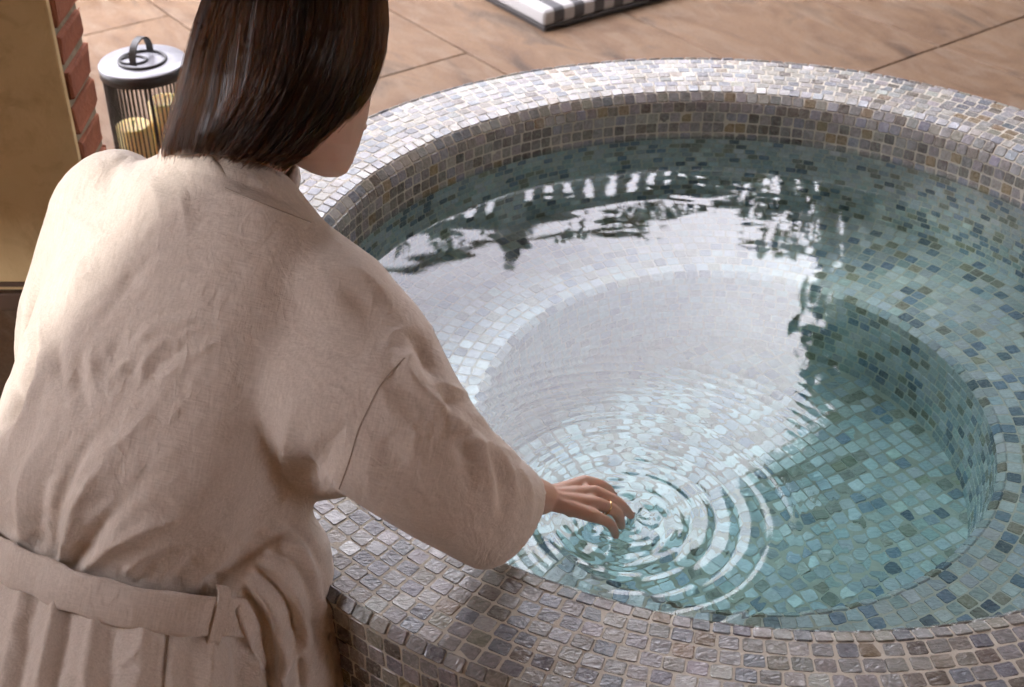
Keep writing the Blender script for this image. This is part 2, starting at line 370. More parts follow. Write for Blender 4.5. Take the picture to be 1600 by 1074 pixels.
def waves(X, Y):
    q = np.hypot(X - HC[0], Y - HC[1]); th = np.arctan2(Y - HC[1], X - HC[0])
    k = 2 * math.pi / (.030 + .055 * np.clip(q / .22, 0, 1) * np.exp(-((q - .15) / .12) ** 2) + .006)
    # concentric rings whose wavelength grows outward, uneven round the circle
    ph = 2 * math.pi * (q / .036 - .30 * np.sin(q * 17) + .07 * np.sin(3 * th + 9 * q) + .04 * np.sin(5 * th - 14 * q))
    env = np.exp(-(q / .185) ** 2.2) * (1 - .6 * np.exp(-(q / .025) ** 2)) * (.85 + .25 * np.sin(2 * th + 1.1 + 6 * q))
    h = .00027 * env * (np.sin(ph) + .2 * np.sin(2 * ph + 1.0))
    for k_, (fx, fy, am) in enumerate(((-.004, .002, 1.0), (-.016, -.016, .75), (-.026, -.034, .6), (-.030, .034, .45))):   # each fingertip makes its own rings
        qx, qy = X - HC[0] - fx, Y - HC[1] - fy; qk = np.hypot(qx, qy); tk = np.arctan2(qy, qx)
        ek = np.exp(-(qk / .15) ** 2) * (1 - .5 * np.exp(-(qk / .02) ** 2)) * (.7 + .5 * np.sin(2 * tk + k_ * 1.7 + 9 * qk))
        h += am * .00027 * ek * np.sin(2 * math.pi * qk / (.031 + .003 * k_) + k_ * .9 + .5 * np.sin(3 * tk + 2 * k_)) + am * .00013 * ek * np.sin(2 * math.pi * qk / (.0145 + .001 * k_) + k_ + .6 * np.sin(2 * tk))
    h += .00018 * np.exp(-((q - .030) / .03) ** 2) * np.sin(5 * th + 110 * q) + .00008 * np.exp(-(q / .06) ** 2) * np.sin(9 * th - 170 * q)
    for lam, q0_, w_, amp in ((.0165, .19, .06, .00016), (.0120, .24, .05, .00009), (.021, .30, .08, .00017)):
        h += amp * np.exp(-((q - q0_) / w_) ** 2) * np.sin(2 * math.pi * q / lam + .8 * np.sin(2 * th + 1) + .5 * np.sin(3 * th)) * (.75 + .4 * np.sin(th * 1.0 - .4) + .3 * np.sin(4 * th + 30 * q))
    # second faint ring set from the heel of the hand
    q2 = np.hypot(X - HC[0] + .055, Y - HC[1] + .035); h += .00016 * np.exp(-(q2 / .09) ** 2) * np.sin(2 * math.pi * q2 / .031)
    for a, lam, amp, p in ((.3, .31, 1.0, .1), (1.4, .23, .8, 2), (2.3, .17, .55, 4), (4.0, .12, .32, 1), (5.1, .085, .18, 3), (.9, .06, .10, 5)):
        h += .00011 * amp * lam / .2 * np.sin((X * math.cos(a) + Y * math.sin(a)) * 2 * math.pi / lam + p + .8 * np.sin(X * 7 + p) + .7 * np.sin(Y * 6 + 2 * p))
    for a, lam, p in ((1.5, .034, 0), (1.25, .027, 2), (1.8, .041, 4)):   # small wind chop near the far wall
        h += .000012 * np.clip((Y - .05) / .5, 0, 1) * np.sin((X * math.cos(a) + Y * math.sin(a)) * 2 * math.pi / lam + p + 2.2 * np.sin(X * 11 + p) + 1.4 * np.sin(Y * 9 + p))
    return h
Z = waves(X, Y); nr2 = len(S1)
vv = [(HC[0], HC[1], ZW + float(waves(np.array([HC[0]]), np.array([HC[1]]))[0]))] + list(zip(X.ravel(), Y.ravel(), (ZW + Z).ravel()))
ff = [(0, 1 + k, 1 + (k + 1) % NA) for k in range(NA)]
for i in range(nr2 - 1):
    a = 1 + i * NA; b = a + NA
    ff += [(a + k, b + k, b + (k + 1) % NA, a + (k + 1) % NA) for k in range(NA)]
nb = len(vv); last = 1 + (nr2 - 1) * NA
vv += [(X[-1, k], Y[-1, k], ZF - .03) for k in range(NA)]
ff += [(last + k, nb + k, nb + (k + 1) % NA, last + (k + 1) % NA) for k in range(NA)] + [tuple(nb + k for k in range(NA))[::-1]]
water = mesh_obj('pool_water', vv, ff, M['water'], None, True, (PC.x, PC.y, 0)); tag(water, kind='structure')

# ------------------------------------------------------------------ the covered terrace round the pool
WY = 2.42                                        # plaster wall face
EX = at(122, 245, WY / (math.cos(R(PITCH)) + math.sin(R(PITCH)) * (537 - 245) / FPX)).x
pw = box('plaster_wall', ((EX - 3.6) / 2, WY + .009, 1.45), (EX + 3.6, .018, 2.9), M['plaster'], None, .004)
tag(pw, 'ochre yellow plaster wall behind the person on the left', 'wall')
box('skirting', ((EX - 3.6) / 2, WY - .009, .022), (EX + 3.6, .018, .044), M['dark_wood'], pw, .004)
box('skirting_groove', ((EX - 3.6) / 2, WY - .004, .058), (EX + 3.6, .008, .010), M['dark_wood'], pw, .002)
# brick wall behind the plaster, its broken end showing
bw = empty('brick_wall', (EX, WY + .018, 0)); tag(bw, 'ragged red brick wall end beside the plaster edge', 'wall')
box('mortar_core', (-1.3545, .079, 1.45), (2.70, .150, 2.9), M['mortar'], bw)
bmeshes = []
for s_ in range(6):
    bm = bmesh.new(); add_box(bm, (0, 0, 0), (.2, .15, .0585), None, .007, 2)
    for v_ in bm.verts: v_.co += Vector([random.uniform(-.003, .003) for _ in range(3)])
    me = bpy.data.meshes.new('brick'); bm.to_mesh(me); bm.free(); me.materials.append(M['brick']); bmeshes.append(me)
for k in range(38):
    o = bpy.data.objects.new('brick', bmeshes[k % 6]); col.objects.link(o); o.parent = bw
    o.location = (-.097 + random.uniform(-.003, .005) - (.004 if k % 2 else 0), .0775 + random.uniform(.001, .008), .045 + k * .0755); o.rotation_euler = (random.uniform(-.02, .02), random.uniform(-.02, .02), random.uniform(-.02, .02))
# roof with rafters, open towards the garden
roof = empty('terrace_roof', (-1, 0, 2.95)); tag(roof, 'boarded terrace roof over the near half of the pool', 'roof')
RY = 3.85
YA = 2.46; XA = .1                               # roof shape cut back on the far left to let in sky light
box('boarding', (1.45, (YA - 4) / 2, .06), (6.1, YA + 4, .08), M['ceiling'], roof); box('boarding', ((XA + 4.5) / 2, (RY + YA) / 2, .06), (4.5 - XA, RY - YA, .08), M['ceiling'], roof)
for k in range(9):
    x = -1.4 + k * .7; y1 = RY if x > XA else YA
    box('rafter', (x, (y1 - 4) / 2, -.05), (.09, y1 + 4 - .1, .14), M['dark_wood'], roof, .006)
box('edge_beam', ((XA + 4.5) / 2, RY - .08, -.06), (4.5 - XA, .14, .18), M['dark_wood'], roof, .008)
# unseen walls behind and beside the camera; side gap added for warm bounce light
sw = empty('side_wall', (3.45, 0, 0)); box('near_panel', (0, -2.0, 1.45), (.2, 2.2, 2.9), M['wall_plain'], sw); box('far_panel', (0, 1.5, 1.45), (.2, 3.8, 2.9), M['wall_plain'], sw); tag(sw, 'unseen ochre wall on the right, its added gap letting in bounce light', 'wall')
kw = box('rear_wall', (-1, -3.1, 1.45), (9, .2, 2.9), M['wall_plain']); tag(kw, 'ochre rendered wall behind the viewer', 'wall')
rf = mesh_obj('bounce_floor', [(-1.4, -3, .006), (3.3, -3, .006), (3.3, -.3, .006), (-1.4, -.3, .006)], [(0, 1, 2, 3)], mat_plain('bounce_terracotta', (.48, .26, .13), .8, 0, .2, 8, .1)); tag(rf, kind='structure')  # unseen warm floor patch added to bounce light forward
# left side: unseen wall added, its slot shaping daylight on the person's back
OX = -1.42; OY = .75
lw = empty('light_slot_wall', (OX, 0, 0)); tag(lw, 'added unseen wall on the left whose narrow slot shapes the daylight', 'wall')
box('lower_panel', (-.05, (OY - 3.0) / 2, 1.45), (.1, OY + 3.0, 2.9), M['wall_plain'], lw)
box('far_panel', (-.05, (OY + .42 + 2.40) / 2, 1.56), (.1, 2.40 - OY - .42, 2.68), M['wall_plain'], lw)
box('sill_panel', (-.05, OY + .21, .46), (.1, .42, .92), M['wall_plain'], lw); box('lintel_panel', (-.05, OY + .21, 2.28), (.1, .42, 1.24), M['wall_plain'], lw)

# ------------------------------------------------------------------ garden seen in the water: upper terrace with balustrade, trees
def leaf_crown(name, blobs, n, size, mat, parent, seed):
    r = np.random.default_rng(seed); w = np.array([b[3] ** 2 for b in blobs]); w = w / w.sum(); vv = []; ff = []
    for i in range(n):
        b = blobs[r.choice(len(blobs), p=w)]; d = r.normal(0, 1, 3); d /= np.linalg.norm(d); rad_ = b[3] * r.uniform(.35, 1.08) ** .6
        rad_ *= 1 + .22 * math.sin(d[0] * 7 + b[0]) * math.sin(d[1] * 6 + d[2] * 8)
        p = np.array(b[:3]) + d * rad_ * np.array([1, 1, b[4] if len(b) > 4 else 1])
        a = r.normal(0, 1, 3); a /= np.linalg.norm(a); c = np.cross(a, r.normal(0, 1, 3)); c /= np.linalg.norm(c); s_ = size * r.uniform(.6, 1.4)
        k = len(vv); vv += [p - a * s_, p + c * s_ * .38, p + a * s_, p - c * s_ * .38]; ff.append((k, k + 1, k + 2, k + 3))
    return mesh_obj(name, vv, ff, mat, parent)
def tree(name, label, x, y, z0, h, blobs, n, size, mat, seed, group=None):
    e = empty(name, (x, y, z0)); tag(e, label, 'tree', group); r = random.Random(seed)
    bm = bmesh.new(); add_tube(bm, [(0, 0, 0), (.03, .02, h * .3), (-.03, .03, h * .6), (0, 0, h * .9)], [.09, .075, .05, .015], 8)
    for b in blobs:
        s_ = Vector((0, 0, h * r.uniform(.35, .6))); add_tube(bm, [s_, s_.lerp(Vector(b[:3]), .5) + Vector((r.uniform(-.05, .05), r.uniform(-.05, .05), .06)), Vector(b[:3])], [.035, .022, .008], 6)
    bm_obj('trunk', bm, M['bark'], e, True)
    leaf_crown('crown', blobs, n, size, mat, e, seed); return e
g0, g1 = Vector((-.8, 6.91, 0)), Vector((1.667, 7.78, 0)); gd = (g1 - g0).normalized(); gn = Vector((-gd.y, gd.x, 0)); ga = math.atan2(gd.y, gd.x)
zt = ZW + 2.46
rw_ = empty('raised_walkway', g0 + gn * .2); rw_.rotation_euler = (0, 0, ga); tag(rw_, 'raised stone walkway on slim posts beyond the terrace', 'walkway')
box('deck', (0.8, .5, zt - .01), (9, 1.3, .14), M['lime'], rw_, .01)
for k in range(5): box('post', (-3.2 + k * 2.0, .9, zt / 2 - .05), (.12, .12, zt - .08), M['lime'], rw_, .01)
gw = box('glare_wall', (1.0, 9.6, 1.4), (16, .3, 2.8), M['lime'], None, .02); tag(gw, 'added unseen wall far behind the walkway, blocking low sky', 'wall')  # unseen wall added to cut low sky glare on the far rim
bal = empty('stone_balustrade', g0 + gn * .2 + Vector((0, 0, zt + .06))); bal.rotation_euler = (0, 0, ga); tag(bal, 'stone balustrade with pier and finial, mirrored in the water', 'balustrade')
box('top_rail', (0.8, 0, .435), (9, .13, .06), M['lime'], bal, .02); box('bottom_rail', (.8, 0, .03), (9, .15, .06), M['lime'], bal, .01)
bp = [(.030, .06), (.044, .065), (.030, .10), (.048, .17), (.052, .21), (.036, .29), (.028, .33), (.042, .36), (.028, .38), (.042, .405)]
bm = bmesh.new(); add_lathe(bm, bp, 12); bme = bpy.data.meshes.new('baluster'); bmesh.ops.recalc_face_normals(bm, faces=bm.faces); bm.to_mesh(bme); bm.free(); bme.materials.append(M['lime'])
bme.polygons.foreach_set('use_smooth', np.ones(len(bme.polygons), bool))
PX_ = .90
for k in range(44):
    x = -2.4 + k * .135
    if abs(x - PX_) < .14: continue
    o = bpy.data.objects.new('baluster', bme); col.objects.link(o); o.parent = bal; o.location = (x, 0, 0)
box('pier', (PX_, 0, .30), (.17, .19, .62), M['lime'], bal, .01); box('pier_cap', (PX_, 0, .63), (.22, .24, .05), M['lime'], bal, .012)
lathe('finial', [(.001, .655), (.03, .66), (.02, .69), (.055, .73), (.06, .76), (.04, .80), (.001, .815)], M['lime'], bal, 14, (PX_, 0, 0))
# climbing plant along the rail
cl = empty('climbing_vine', g0 + Vector((.2, -.02, zt + .45))); cl.rotation_euler = (0, 0, ga); tag(cl, 'climbing vine trailing along the balustrade rail', 'vine')
tube('stem', [(x, -.02 + .03 * math.sin(3 * x), .05 + .03 * math.sin(5 * x)) for x in np.linspace(-1.4, 2.2, 30)], .012, M['bark'], cl, 6)
leaf_crown('foliage', [(x, 0, .02 + .04 * math.sin(4.3 * x) - .05, .065 + .03 * math.sin(7 * x), .7) for x in np.linspace(-1.4, .75, 9)] + [(x, 0, .05, .07 + .03 * math.sin(9 * x), .7) for x in np.linspace(1.0, 2.3, 12)], 520, .036, M['leaf'], cl, 3)
pl = box('planter_plinth', (2.75, 4.98, .17), (1.9, .9, .34), M['grey_stone'], None, .02, Matrix.Rotation(math.atan2(d1.y, d1.x), 3, 'Z')); tag(pl, 'low grey stone planter at the far right of the terrace', 'planter')
tree('evergreen_tree', 'tall dense evergreen tree whose jagged edge is mirrored in the pool', 2.45, 5.2, .34, 4.4, [(.1, 0, 1.2, .75, 1.2), (-.02, -.1, 1.9, .78, 1.2), (-.15, .1, 2.75, .72, 1), (-.5, -.3, 3.05, .6, .9), (.5, -.4, 2.0, .8, 1.2), (.55, -.6, 3.2, .8, 1.2), (-.75, -.6, 3.5, .7), (-.2, -.7, 3.9, .8), (-1.1, -.7, 4.0, .6), (.2, -.2, 3.4, .8)], 26000, .085, M['leaf'], 11, 'trees beside the pool')
hg = empty('tall_hedge', (3.28, 6.35, 0)); tag(hg, 'tall clipped dark hedge closing the garden on the right', 'hedge')
box('hedge_core', (.05, 0, 1.75), (2.9, .5, 3.5), mat_plain('hedge_core', (.012, .02, .009), .9), hg)
leaf_crown('foliage', [(x, y, z, .26) for x in np.linspace(-1.42, 1.5, 12) for y in (-.2,) for z in np.linspace(.3, 3.6, 12)], 15000, .075, M['leaf'], hg, 21)
tree('broadleaf_tree', 'broad dark tree beside the side wall', 3.5, 4.4, .0, 5, [(0, 0, 1.0, .8, 1.3), (0, 0, 2.2, .95, 1.2), (-.2, -.2, 3.3, .95, 1.1), (.5, 0, 2.8, .9), (-.5, -.5, 4.2, .9), (.2, .2, 4.4, .9)], 14000, .085, M['leaf'], 12, 'trees beside the pool')
tree('olive_tree', 'sparse olive tree in front of the balustrade', 1.75, 6.4, .0, 3.6, [(-.3, 0, 2.45, .26), (.05, .1, 2.55, .32), (-.1, 0, 2.8, .2), (.3, 0, 2.4, .34), (-.35, .1, 2.85, .12)], 700, .06, M['leaf2'], 13, 'trees beside the pool')

# ------------------------------------------------------------------ lantern with candles
LX, LY = onz(222, 92, .38).x, onz(222, 92, .38).y
lan = empty('candle_lantern', (LX, LY, 0)); tag(lan, 'round black wire lantern with grey lid on the paving', 'lantern')
LR = .092; LH = .375
lathe('lid', [(.052, LH), (LR + .004, LH), (LR + .006, LH - .003), (LR + .006, LH - .004)], M['grey_lid'], lan, 48)
lathe('lid_band', [(LR + .0065, LH - .003), (LR + .0065, LH - .027), (LR + .002, LH - .027), (LR + .002, LH - .006), (.052, LH - .006), (.052, LH - .0005)], M['black_metal'], lan, 48)
lathe('base_ring', [(.001, .012), (LR, .012), (LR + .004, .008), (LR + .004, 0), (.001, 0)], M['black_metal'], lan, 48)
rm = bmesh.new(); add_tube(rm, [(0, 0, 0), (0, 0, LH - .035)], .0017, 6); rme = bpy.data.meshes.new('rod'); rm.to_mesh(rme); rm.free(); rme.materials.append(M['black_metal'])
for k in range(56):
    a = 2 * math.pi * k / 56; o = bpy.data.objects.new('rod', rme); col.objects.link(o); o.parent = lan; o.location = (LR * math.cos(a) * .985, LR * math.sin(a) * .985, .010)
    if k % 14 == 3: o.scale = (2.4, 2.4, 1)
tube('lid_ring', [(.052 * math.cos(a), .052 * math.sin(a), LH + .003) for a in np.linspace(0, 2 * math.pi, 40, endpoint=False)], .0035, M['black_metal'], lan, 8, True)
tube('lid_scroll', [(.03 * math.cos(a) - .02, .022 * math.sin(a), LH + .002) for a in np.linspace(0, 2 * math.pi, 24, endpoint=False)], .003, M['black_metal'], lan, 6, True)
hd = bmesh.new(); HA = R(75)
for s_ in range(1):
    N_ = 16; P = []
    for k in range(N_ + 1):
        a = math.pi * k / N_; P.append((.042 * math.cos(a), .0, LH + .005 + (.050 * math.sin(a) ** .7)))
    w_ = .008
    A_ = [hd.verts.new((p[0], -w_, p[2])) for p in P]; B_ = [hd.verts.new((p[0], w_, p[2])) for p in P]
    Q = [(p[0] * .92, 0, LH + .005 + (p[2] - LH - .005) * .93) for p in P]
    C_ = [hd.verts.new((p[0], -w_, p[2])) for p in Q]; D_ = [hd.verts.new((p[0], w_, p[2])) for p in Q]
    for k in range(N_):
        hd.faces.new((A_[k], A_[k + 1], B_[k + 1], B_[k])); hd.faces.new((C_[k], D_[k], D_[k + 1], C_[k + 1])); hd.faces.new((A_[k], C_[k], C_[k + 1], A_[k + 1])); hd.faces.new((B_[k], B_[k + 1], D_[k + 1], D_[k]))
ho = bm_obj('handle', hd, M['black_metal'], lan); ho.rotation_euler = (0, 0, HA)
t = NT('candle_wax'); n_ = t.noise(20); t.set(Base_Color=t.mix((.84, .66, .28), (.90, .76, .42), n_), Roughness=.5, Subsurface_Weight=.35, Subsurface_Scale=.03); t.b.inputs['Subsurface Radius'].default_value = (1, .6, .2); M['wax'] = t.m
M['wick'] = mat_plain('wick', (.03, .025, .02), .9)
for (nm, lb, dx_, dy_, rr, hh) in (('pillar_candle', 'taller yellow pillar candle at the right inside the wire lantern',   .034, .014, .040, .262), ('pillar_candle', 'shorter yellow pillar candle at the left inside the wire lantern', -.037, -.03, .041, .22)):
    e = empty(nm, (LX + dx_, LY + dy_, .012)); tag(e, lb, 'candle', 'candles in the lantern')
    lathe('wax_body', [(.001, 0), (rr, 0), (rr, hh - .004), (rr - .004, hh), (rr - .009, hh - .003), (.008, hh - .009), (.001, hh - .009)], M['wax'], e, 28)
    tube('wick', [(0, 0, hh - .012), (.001, 0, hh + .004), (.004, .001, hh + .010)], .0012, M['wick'], e, 6)

# ------------------------------------------------------------------ striped lounger beyond the pool
t = NT('striped_canvas'); sx = t.new('ShaderNodeSeparateXYZ'); t.l.new(t.coord(), sx.inputs[0]); w_ = t.math('FRACT', t.math('ADD', t.math('MULTIPLY', sx.outputs[0], 1 / .078), .5))
st = t.ramp(w_, [(0, 0), (.48, 0), (.50, 1), (.98, 1), (1, 0)]); fb = t.noise(400, 2)
t.set(Base_Color=t.mix(t.mix((.045, .045, .05), (.30, .295, .29), st), (.35, .33, .31), t.math('MULTIPLY', fb, .12)), Roughness=.9, Normal=t.bump(fb, .3, .001)); M['stripe'] = t.m
def mattress(corner, xdir, L, Wd, label):
    e = empty('striped_mattress', corner); e.rotation_euler = (0, 0, math.atan2(xdir.y, xdir.x)); tag(e, label, 'mattress', 'striped mattresses on the paving')
    c = box('cushion', (L / 2, Wd / 2, .044), (L, Wd, .052), M['stripe'], e, .018, None, 3)
    box('base_board', (L / 2, Wd / 2, .009), (L - .008, Wd - .008, .018), M['black_metal'], e, .004)
    tube('piping', [(.006, .012, .022), (L / 2, .001, .022), (L - .006, .012, .022)], .004, M['black_metal'], c, 6)
    return e
k0 = onz(850, 52, 0); kx = (onz(1000, 12, 0) - k0).normalized()
mattress((k0.x, k0.y, 0), kx, 1.9, .7, 'black and white striped mattress beyond the far rim')
k1 = onz(184, 9, 0); mattress((k1.x - 1.0, k1.y, 0), Vector((1, .1, 0)), 1.0, .65, 'mattress end showing above the lantern')

# ------------------------------------------------------------------ the person crouching at the rim
def ell_ring(c, e1, e2, a, b, n=40, p=2.0):
    out = []
    for k in range(n):
        th = 2 * math.pi * k / n; ct, s_ = math.cos(th), math.sin(th)
        out.append(Vector(c) + e1 * (a * math.copysign(abs(ct) ** (2 / p), ct)) + e2 * (b * math.copysign(abs(s_) ** (2 / p), s_)))
    return out
def loft(bm, rings, cap=(True, True)):
    R_ = [[bm.verts.new(p) for p in r] for r in rings]; n = len(R_[0])
    for A, Bq in zip(R_, R_[1:]):
        for k in range(n): bm.faces.new((A[k], A[(k + 1) % n], Bq[(k + 1) % n], Bq[k]))
    if cap[0]: bm.faces.new(R_[0][::-1])
    if cap[1]: bm.faces.new(R_[-1])
def spline(P, n):                                     # Catmull-Rom through rows of numbers
    P = np.array(P, float); m = len(P); out = []
    for s_ in np.linspace(0, m - 1, n):
        i = min(int(s_), m - 2); f = s_ - i; p0_, p1_, p2_, p3_ = P[max(i - 1, 0)], P[i], P[i + 1], P[min(i + 2, m - 1)]
        out.append(.5 * ((2 * p1_) + (-p0_ + p2_) * f + (2 * p0_ - 5 * p1_ + 4 * p2_ - p3_) * f * f + (-p0_ + 3 * p1_ - 3 * p2_ + p3_) * f ** 3))
    return np.array(out)
def limb(bm, pts, rads, n=20, steps=18, round_end=True):   # smooth tapering limb with rounded ends
    Q = spline([[*p, r] for p, r in zip(pts, rads)], steps); c = [Vector(q[:3]) for q in Q]; r = [q[3] for q in Q]
    if round_end:
        d0 = (c[0] - c[1]).normalized(); d1_ = (c[-1] - c[-2]).normalized(); r0, r1 = r[0], r[-1]
        c = [c[0] + d0 * r0 * .92, c[0] + d0 * r0 * .6] + c + [c[-1] + d1_ * r1 * .6, c[-1] + d1_ * r1 * .92]; r = [r0 * .4, r0 * .8] + r + [r1 * .8, r1 * .4]
    add_tube(bm, c, r, n)
def remeshed(bm, voxel, smooth_it, fac=.5):
    bmesh.ops.recalc_face_normals(bm, faces=bm.faces); me = bpy.data.meshes.new('tmp'); bm.to_mesh(me); bm.free()
    o = bpy.data.objects.new('tmp', me); col.objects.link(o)
    m = o.modifiers.new('r', 'REMESH'); m.mode = 'VOXEL'; m.voxel_size = voxel; m.use_smooth_shade = True
    if smooth_it: m2 = o.modifiers.new('s', 'SMOOTH'); m2.iterations = smooth_it; m2.factor = fac
    bpy.context.view_layer.update(); out = bpy.data.meshes.new_from_object(o.evaluated_get(bpy.context.evaluated_depsgraph_get()))
    bpy.data.objects.remove(o); return out
def get_co(me): a = np.empty(len(me.vertices) * 3); me.vertices.foreach_get('co', a); return a.reshape(-1, 3)
def get_no(me): a = np.empty(len(me.vertices) * 3); me.vertices.foreach_get('normal', a); return a.reshape(-1, 3)
def set_co(me, c): me.vertices.foreach_set('co', c.ravel()); me.update()

E1 = Vector((.868, -.496, 0)); AX = Vector((.228, .557, .799)).normalized(); E2 = AX.cross(E1).normalized(); E1 = E2.cross(AX).normalized()
person = empty('person', (at(190, 868, 1.63).x, at(190, 868, 1.63).y, 0))
tag(person, 'person in a beige linen robe crouching at the rim, one hand in the water', 'person')
PO = Vector(person.location)

# materials
t = NT('skin'); n_ = t.noise(60, 4); n2_ = t.noise(9, 3)
t.set(Base_Color=t.mix(t.mix((.52, .325, .235), (.61, .395, .295), n_), (.50, .26, .18), t.math('MULTIPLY', n2_, .4)), Roughness=.46, Subsurface_Weight=.25, Subsurface_Scale=.012, Normal=t.bump(t.noise(420, 3), .12, .0008))
t.b.inputs['Subsurface Radius'].default_value = (1, .35, .2); M['skin'] = t.m
t = NT('linen'); v = t.coord()
sx = t.new('ShaderNodeSeparateXYZ'); t.l.new(v, sx.inputs[0])
def weave(scale, rotz, roty):
    m = t.new('ShaderNodeMapping'); m.inputs['Rotation'].default_value = (0, roty, rotz); t.l.new(v, m.inputs[0])
    w_ = t.new('ShaderNodeTexWave'); w_.inputs['Scale'].default_value = scale; w_.inputs['Distortion'].default_value = 2.5; w_.inputs['Detail'].default_value = 2; t.l.new(m.outputs[0], w_.inputs[0]); return w_.outputs['Fac']
def thread(rot, sc):
    m = t.new('ShaderNodeMapping'); m.inputs['Rotation'].default_value = rot; t.l.new(v, m.inputs[0]); return t.noise(sc, 2, .6, m.outputs[0], 0, (1, 1, .05))
def ridge(sc, ds): return t.math('SUBTRACT', 1.0, t.math('ABSOLUTE', t.math('MULTIPLY_ADD', t.noise(sc, 2.5, .55, None, ds, (1, 1, .6)), 2.0, -1.0)))
th1 = thread((R(35), R(-13), 0), 620); th2 = thread((R(35), R(77), R(10)), 620); cl_ = t.noise(14, 3, .6)
thr = t.math('ADD', th1, th2); tf = t.ramp(t.math('MULTIPLY', thr, .5), [(.36, 0), (.64, 1)])
c = t.mix((.66, .565, .48), (.72, .625, .54), cl_); c = t.mix(t.mix(c, (.38, .31, .25), .36), t.mix(c, (.78, .70, .62), .32), tf)
t.set(Base_Color=c, Roughness=.92, Sheen_Weight=.2, Sheen_Roughness=.5, Normal=t.bump(thr, .30, .0012, t.bump(ridge(34, 1.2), .35, .004, t.bump(ridge(15, 1.0), .40, .007)))); M['linen'] = t.m
M['linen_seam'] = mat_plain('linen_seam', (.40, .32, .25), .95)
M['gold'] = mat_plain('gold_ring', (.75, .50, .25), .22, 1.0, .05, 40, 0)

# --- robe: torso, skirt, sleeves and the folds over the knee grown together
bm = bmesh.new()
rows = [  # pixel of the middle, distance, half width, half depth
    (172, 1230, 1.62, .27, .22), (178, 1120, 1.62, .235, .19), (184, 1020, 1.62, .205, .165), (188, 950, 1.63, .182, .145), (190, 885, 1.635, .156, .118), (192, 855, 1.63, .157, .12),
    (204, 790, 1.62, .178, .132), (230, 690, 1.61, .195, .130), (262, 580, 1.61, .196, .120), (296, 470, 1.61, .196, .112), (318, 385, 1.61, .186, .104), (335, 325, 1.60, .158, .09), (350, 282, 1.59, .105, .075), (362, 248, 1.575, .066, .062)]
Q = spline(rows, 44)
rings = []
for q in Q: rings.append(ell_ring(at(q[0], q[1], q[2]), E1, E2, q[3], q[4], 48, 2.25))
base_c = at(165, 1230, 1.62); low = [ell_ring(Vector((base_c.x - .02, base_c.y - .01, z)), E1.copy(), Vector((-E1.y, E1.x, 0)).normalized(), a, a * .85, 48, 2.2) for z, a in ((.03, .34), (.10, .31))]
rings = low + [r for r in rings]
loft(bm, rings)
def sleeve(rows, inner, n=36, steps=30):
    Q = spline(rows, steps); C = [at(q[0], q[1], q[2]) for q in Q]; rg = []
    for i, q in enumerate(Q):
        tg = (C[min(i + 1, len(C) - 1)] - C[max(i - 1, 0)]).normalized(); vdir = (C[i] - CAM).normalized()
        w_ = tg.cross(vdir).normalized(); dd = w_.cross(tg).normalized()
        rg.append((C[i], w_, dd, q[3], q[4], tg))
    L = [ell_ring(c, w_, dd, a, b, n, 2.1) for c, w_, dd, a, b, tg in rg]
    c, w_, dd, a, b, tg = rg[-1]
    L.append(ell_ring(c + tg * .003, w_, dd, a * .93, b * .88, n, 2.1))
    for k in range(1, inner + 1):
        c, w_, dd, a, b, tg = rg[-1 - k]; L.append(ell_ring(c, w_, dd, a * .84, b * .76, n, 2.1))
    return L
loft(bm, sleeve([(400, 430, 1.62, .085, .06), (465, 500, 1.575, .108, .068), (535, 580, 1.525, .114, .07), (612, 668, 1.495, .094, .066), (682, 736, 1.50, .078, .060), (740, 779, 1.53, .071, .055), (786, 812, 1.572, .066, .052)], 6))
# left upper arm, hanging forward
SLF = [at(172, 335, 1.66), at(134, 425, 1.72), at(98, 525, 1.76), at(100, 625, 1.80)]
limb(bm, SLF, [.074, .068, .062, .058], 24, 16)
limb(bm, [at(182, 303, 1.63), at(150, 335, 1.665)], [.058, .060], 24, 8)
limb(bm, [at(470, 420, 1.565), at(540, 480, 1.535)], [.062, .066], 24, 8)
limb(bm, [at(430, 690, 1.575), at(490, 722, 1.55), at(530, 728, 1.53)], [.050, .046, .040], 24, 10)
limb(bm, [at(380, 790, 1.605), at(425, 762, 1.575), at(455, 735, 1.56)], [.060, .055, .045], 24, 10)
# knees under the cloth
KN = at(440, 868, 1.585)
limb(bm, [at(250, 1000, 1.66), at(350, 930, 1.62), KN], [.10, .085, .060], 24, 16)
limb(bm, [KN, KN + Vector((.0, -.025, -.14)), KN + Vector((-.01, -.04, -.28)), KN + Vector((-.03, -.05, -.42))], [.060, .066, .075, .082], 24, 16)
KL = at(60, 800, 1.95); limb(bm, [at(110, 960, 1.70), KL], [.10, .07], 20, 10); limb(bm, [KL, Vector((KL.x, KL.y, .08))], [.07, .08], 20, 10)
robe_me = remeshed(bm, .0036, 4, .5)
def relax(me, weight, it):                            # weighted smoothing that melts the joins between the pieces
    e = np.empty(len(me.edges) * 2, np.int32); me.edges.foreach_get('vertices', e); e = e.reshape(-1, 2); c = get_co(me); deg = np.bincount(e.ravel(), minlength=len(c)).astype(float)[:, None]
    for _ in range(it):
        s_ = np.stack([np.bincount(e[:, 0], c[e[:, 1], k], len(c)) + np.bincount(e[:, 1], c[e[:, 0], k], len(c)) for k in range(3)], 1); c = c + (s_ / deg - c) * weight[:, None] * .6
    set_co(me, c)
_u, _v, _d = proj(get_co(robe_me))
wj = np.exp(-(((_u - 480) / 130) ** 2 + ((_v - 560) / 190) ** 2)) + .8 * np.exp(-(((_u - 110) / 90) ** 2 + ((_v - 330) / 120) ** 2)) + .8 * np.exp(-(((_u - 350) / 110) ** 2 + ((_v - 290) / 70) ** 2)) + .18 * (_u < 700) + 1.2 * np.exp(-(((_u - 475) / 75) ** 2 + ((_v - 715) / 60) ** 2))
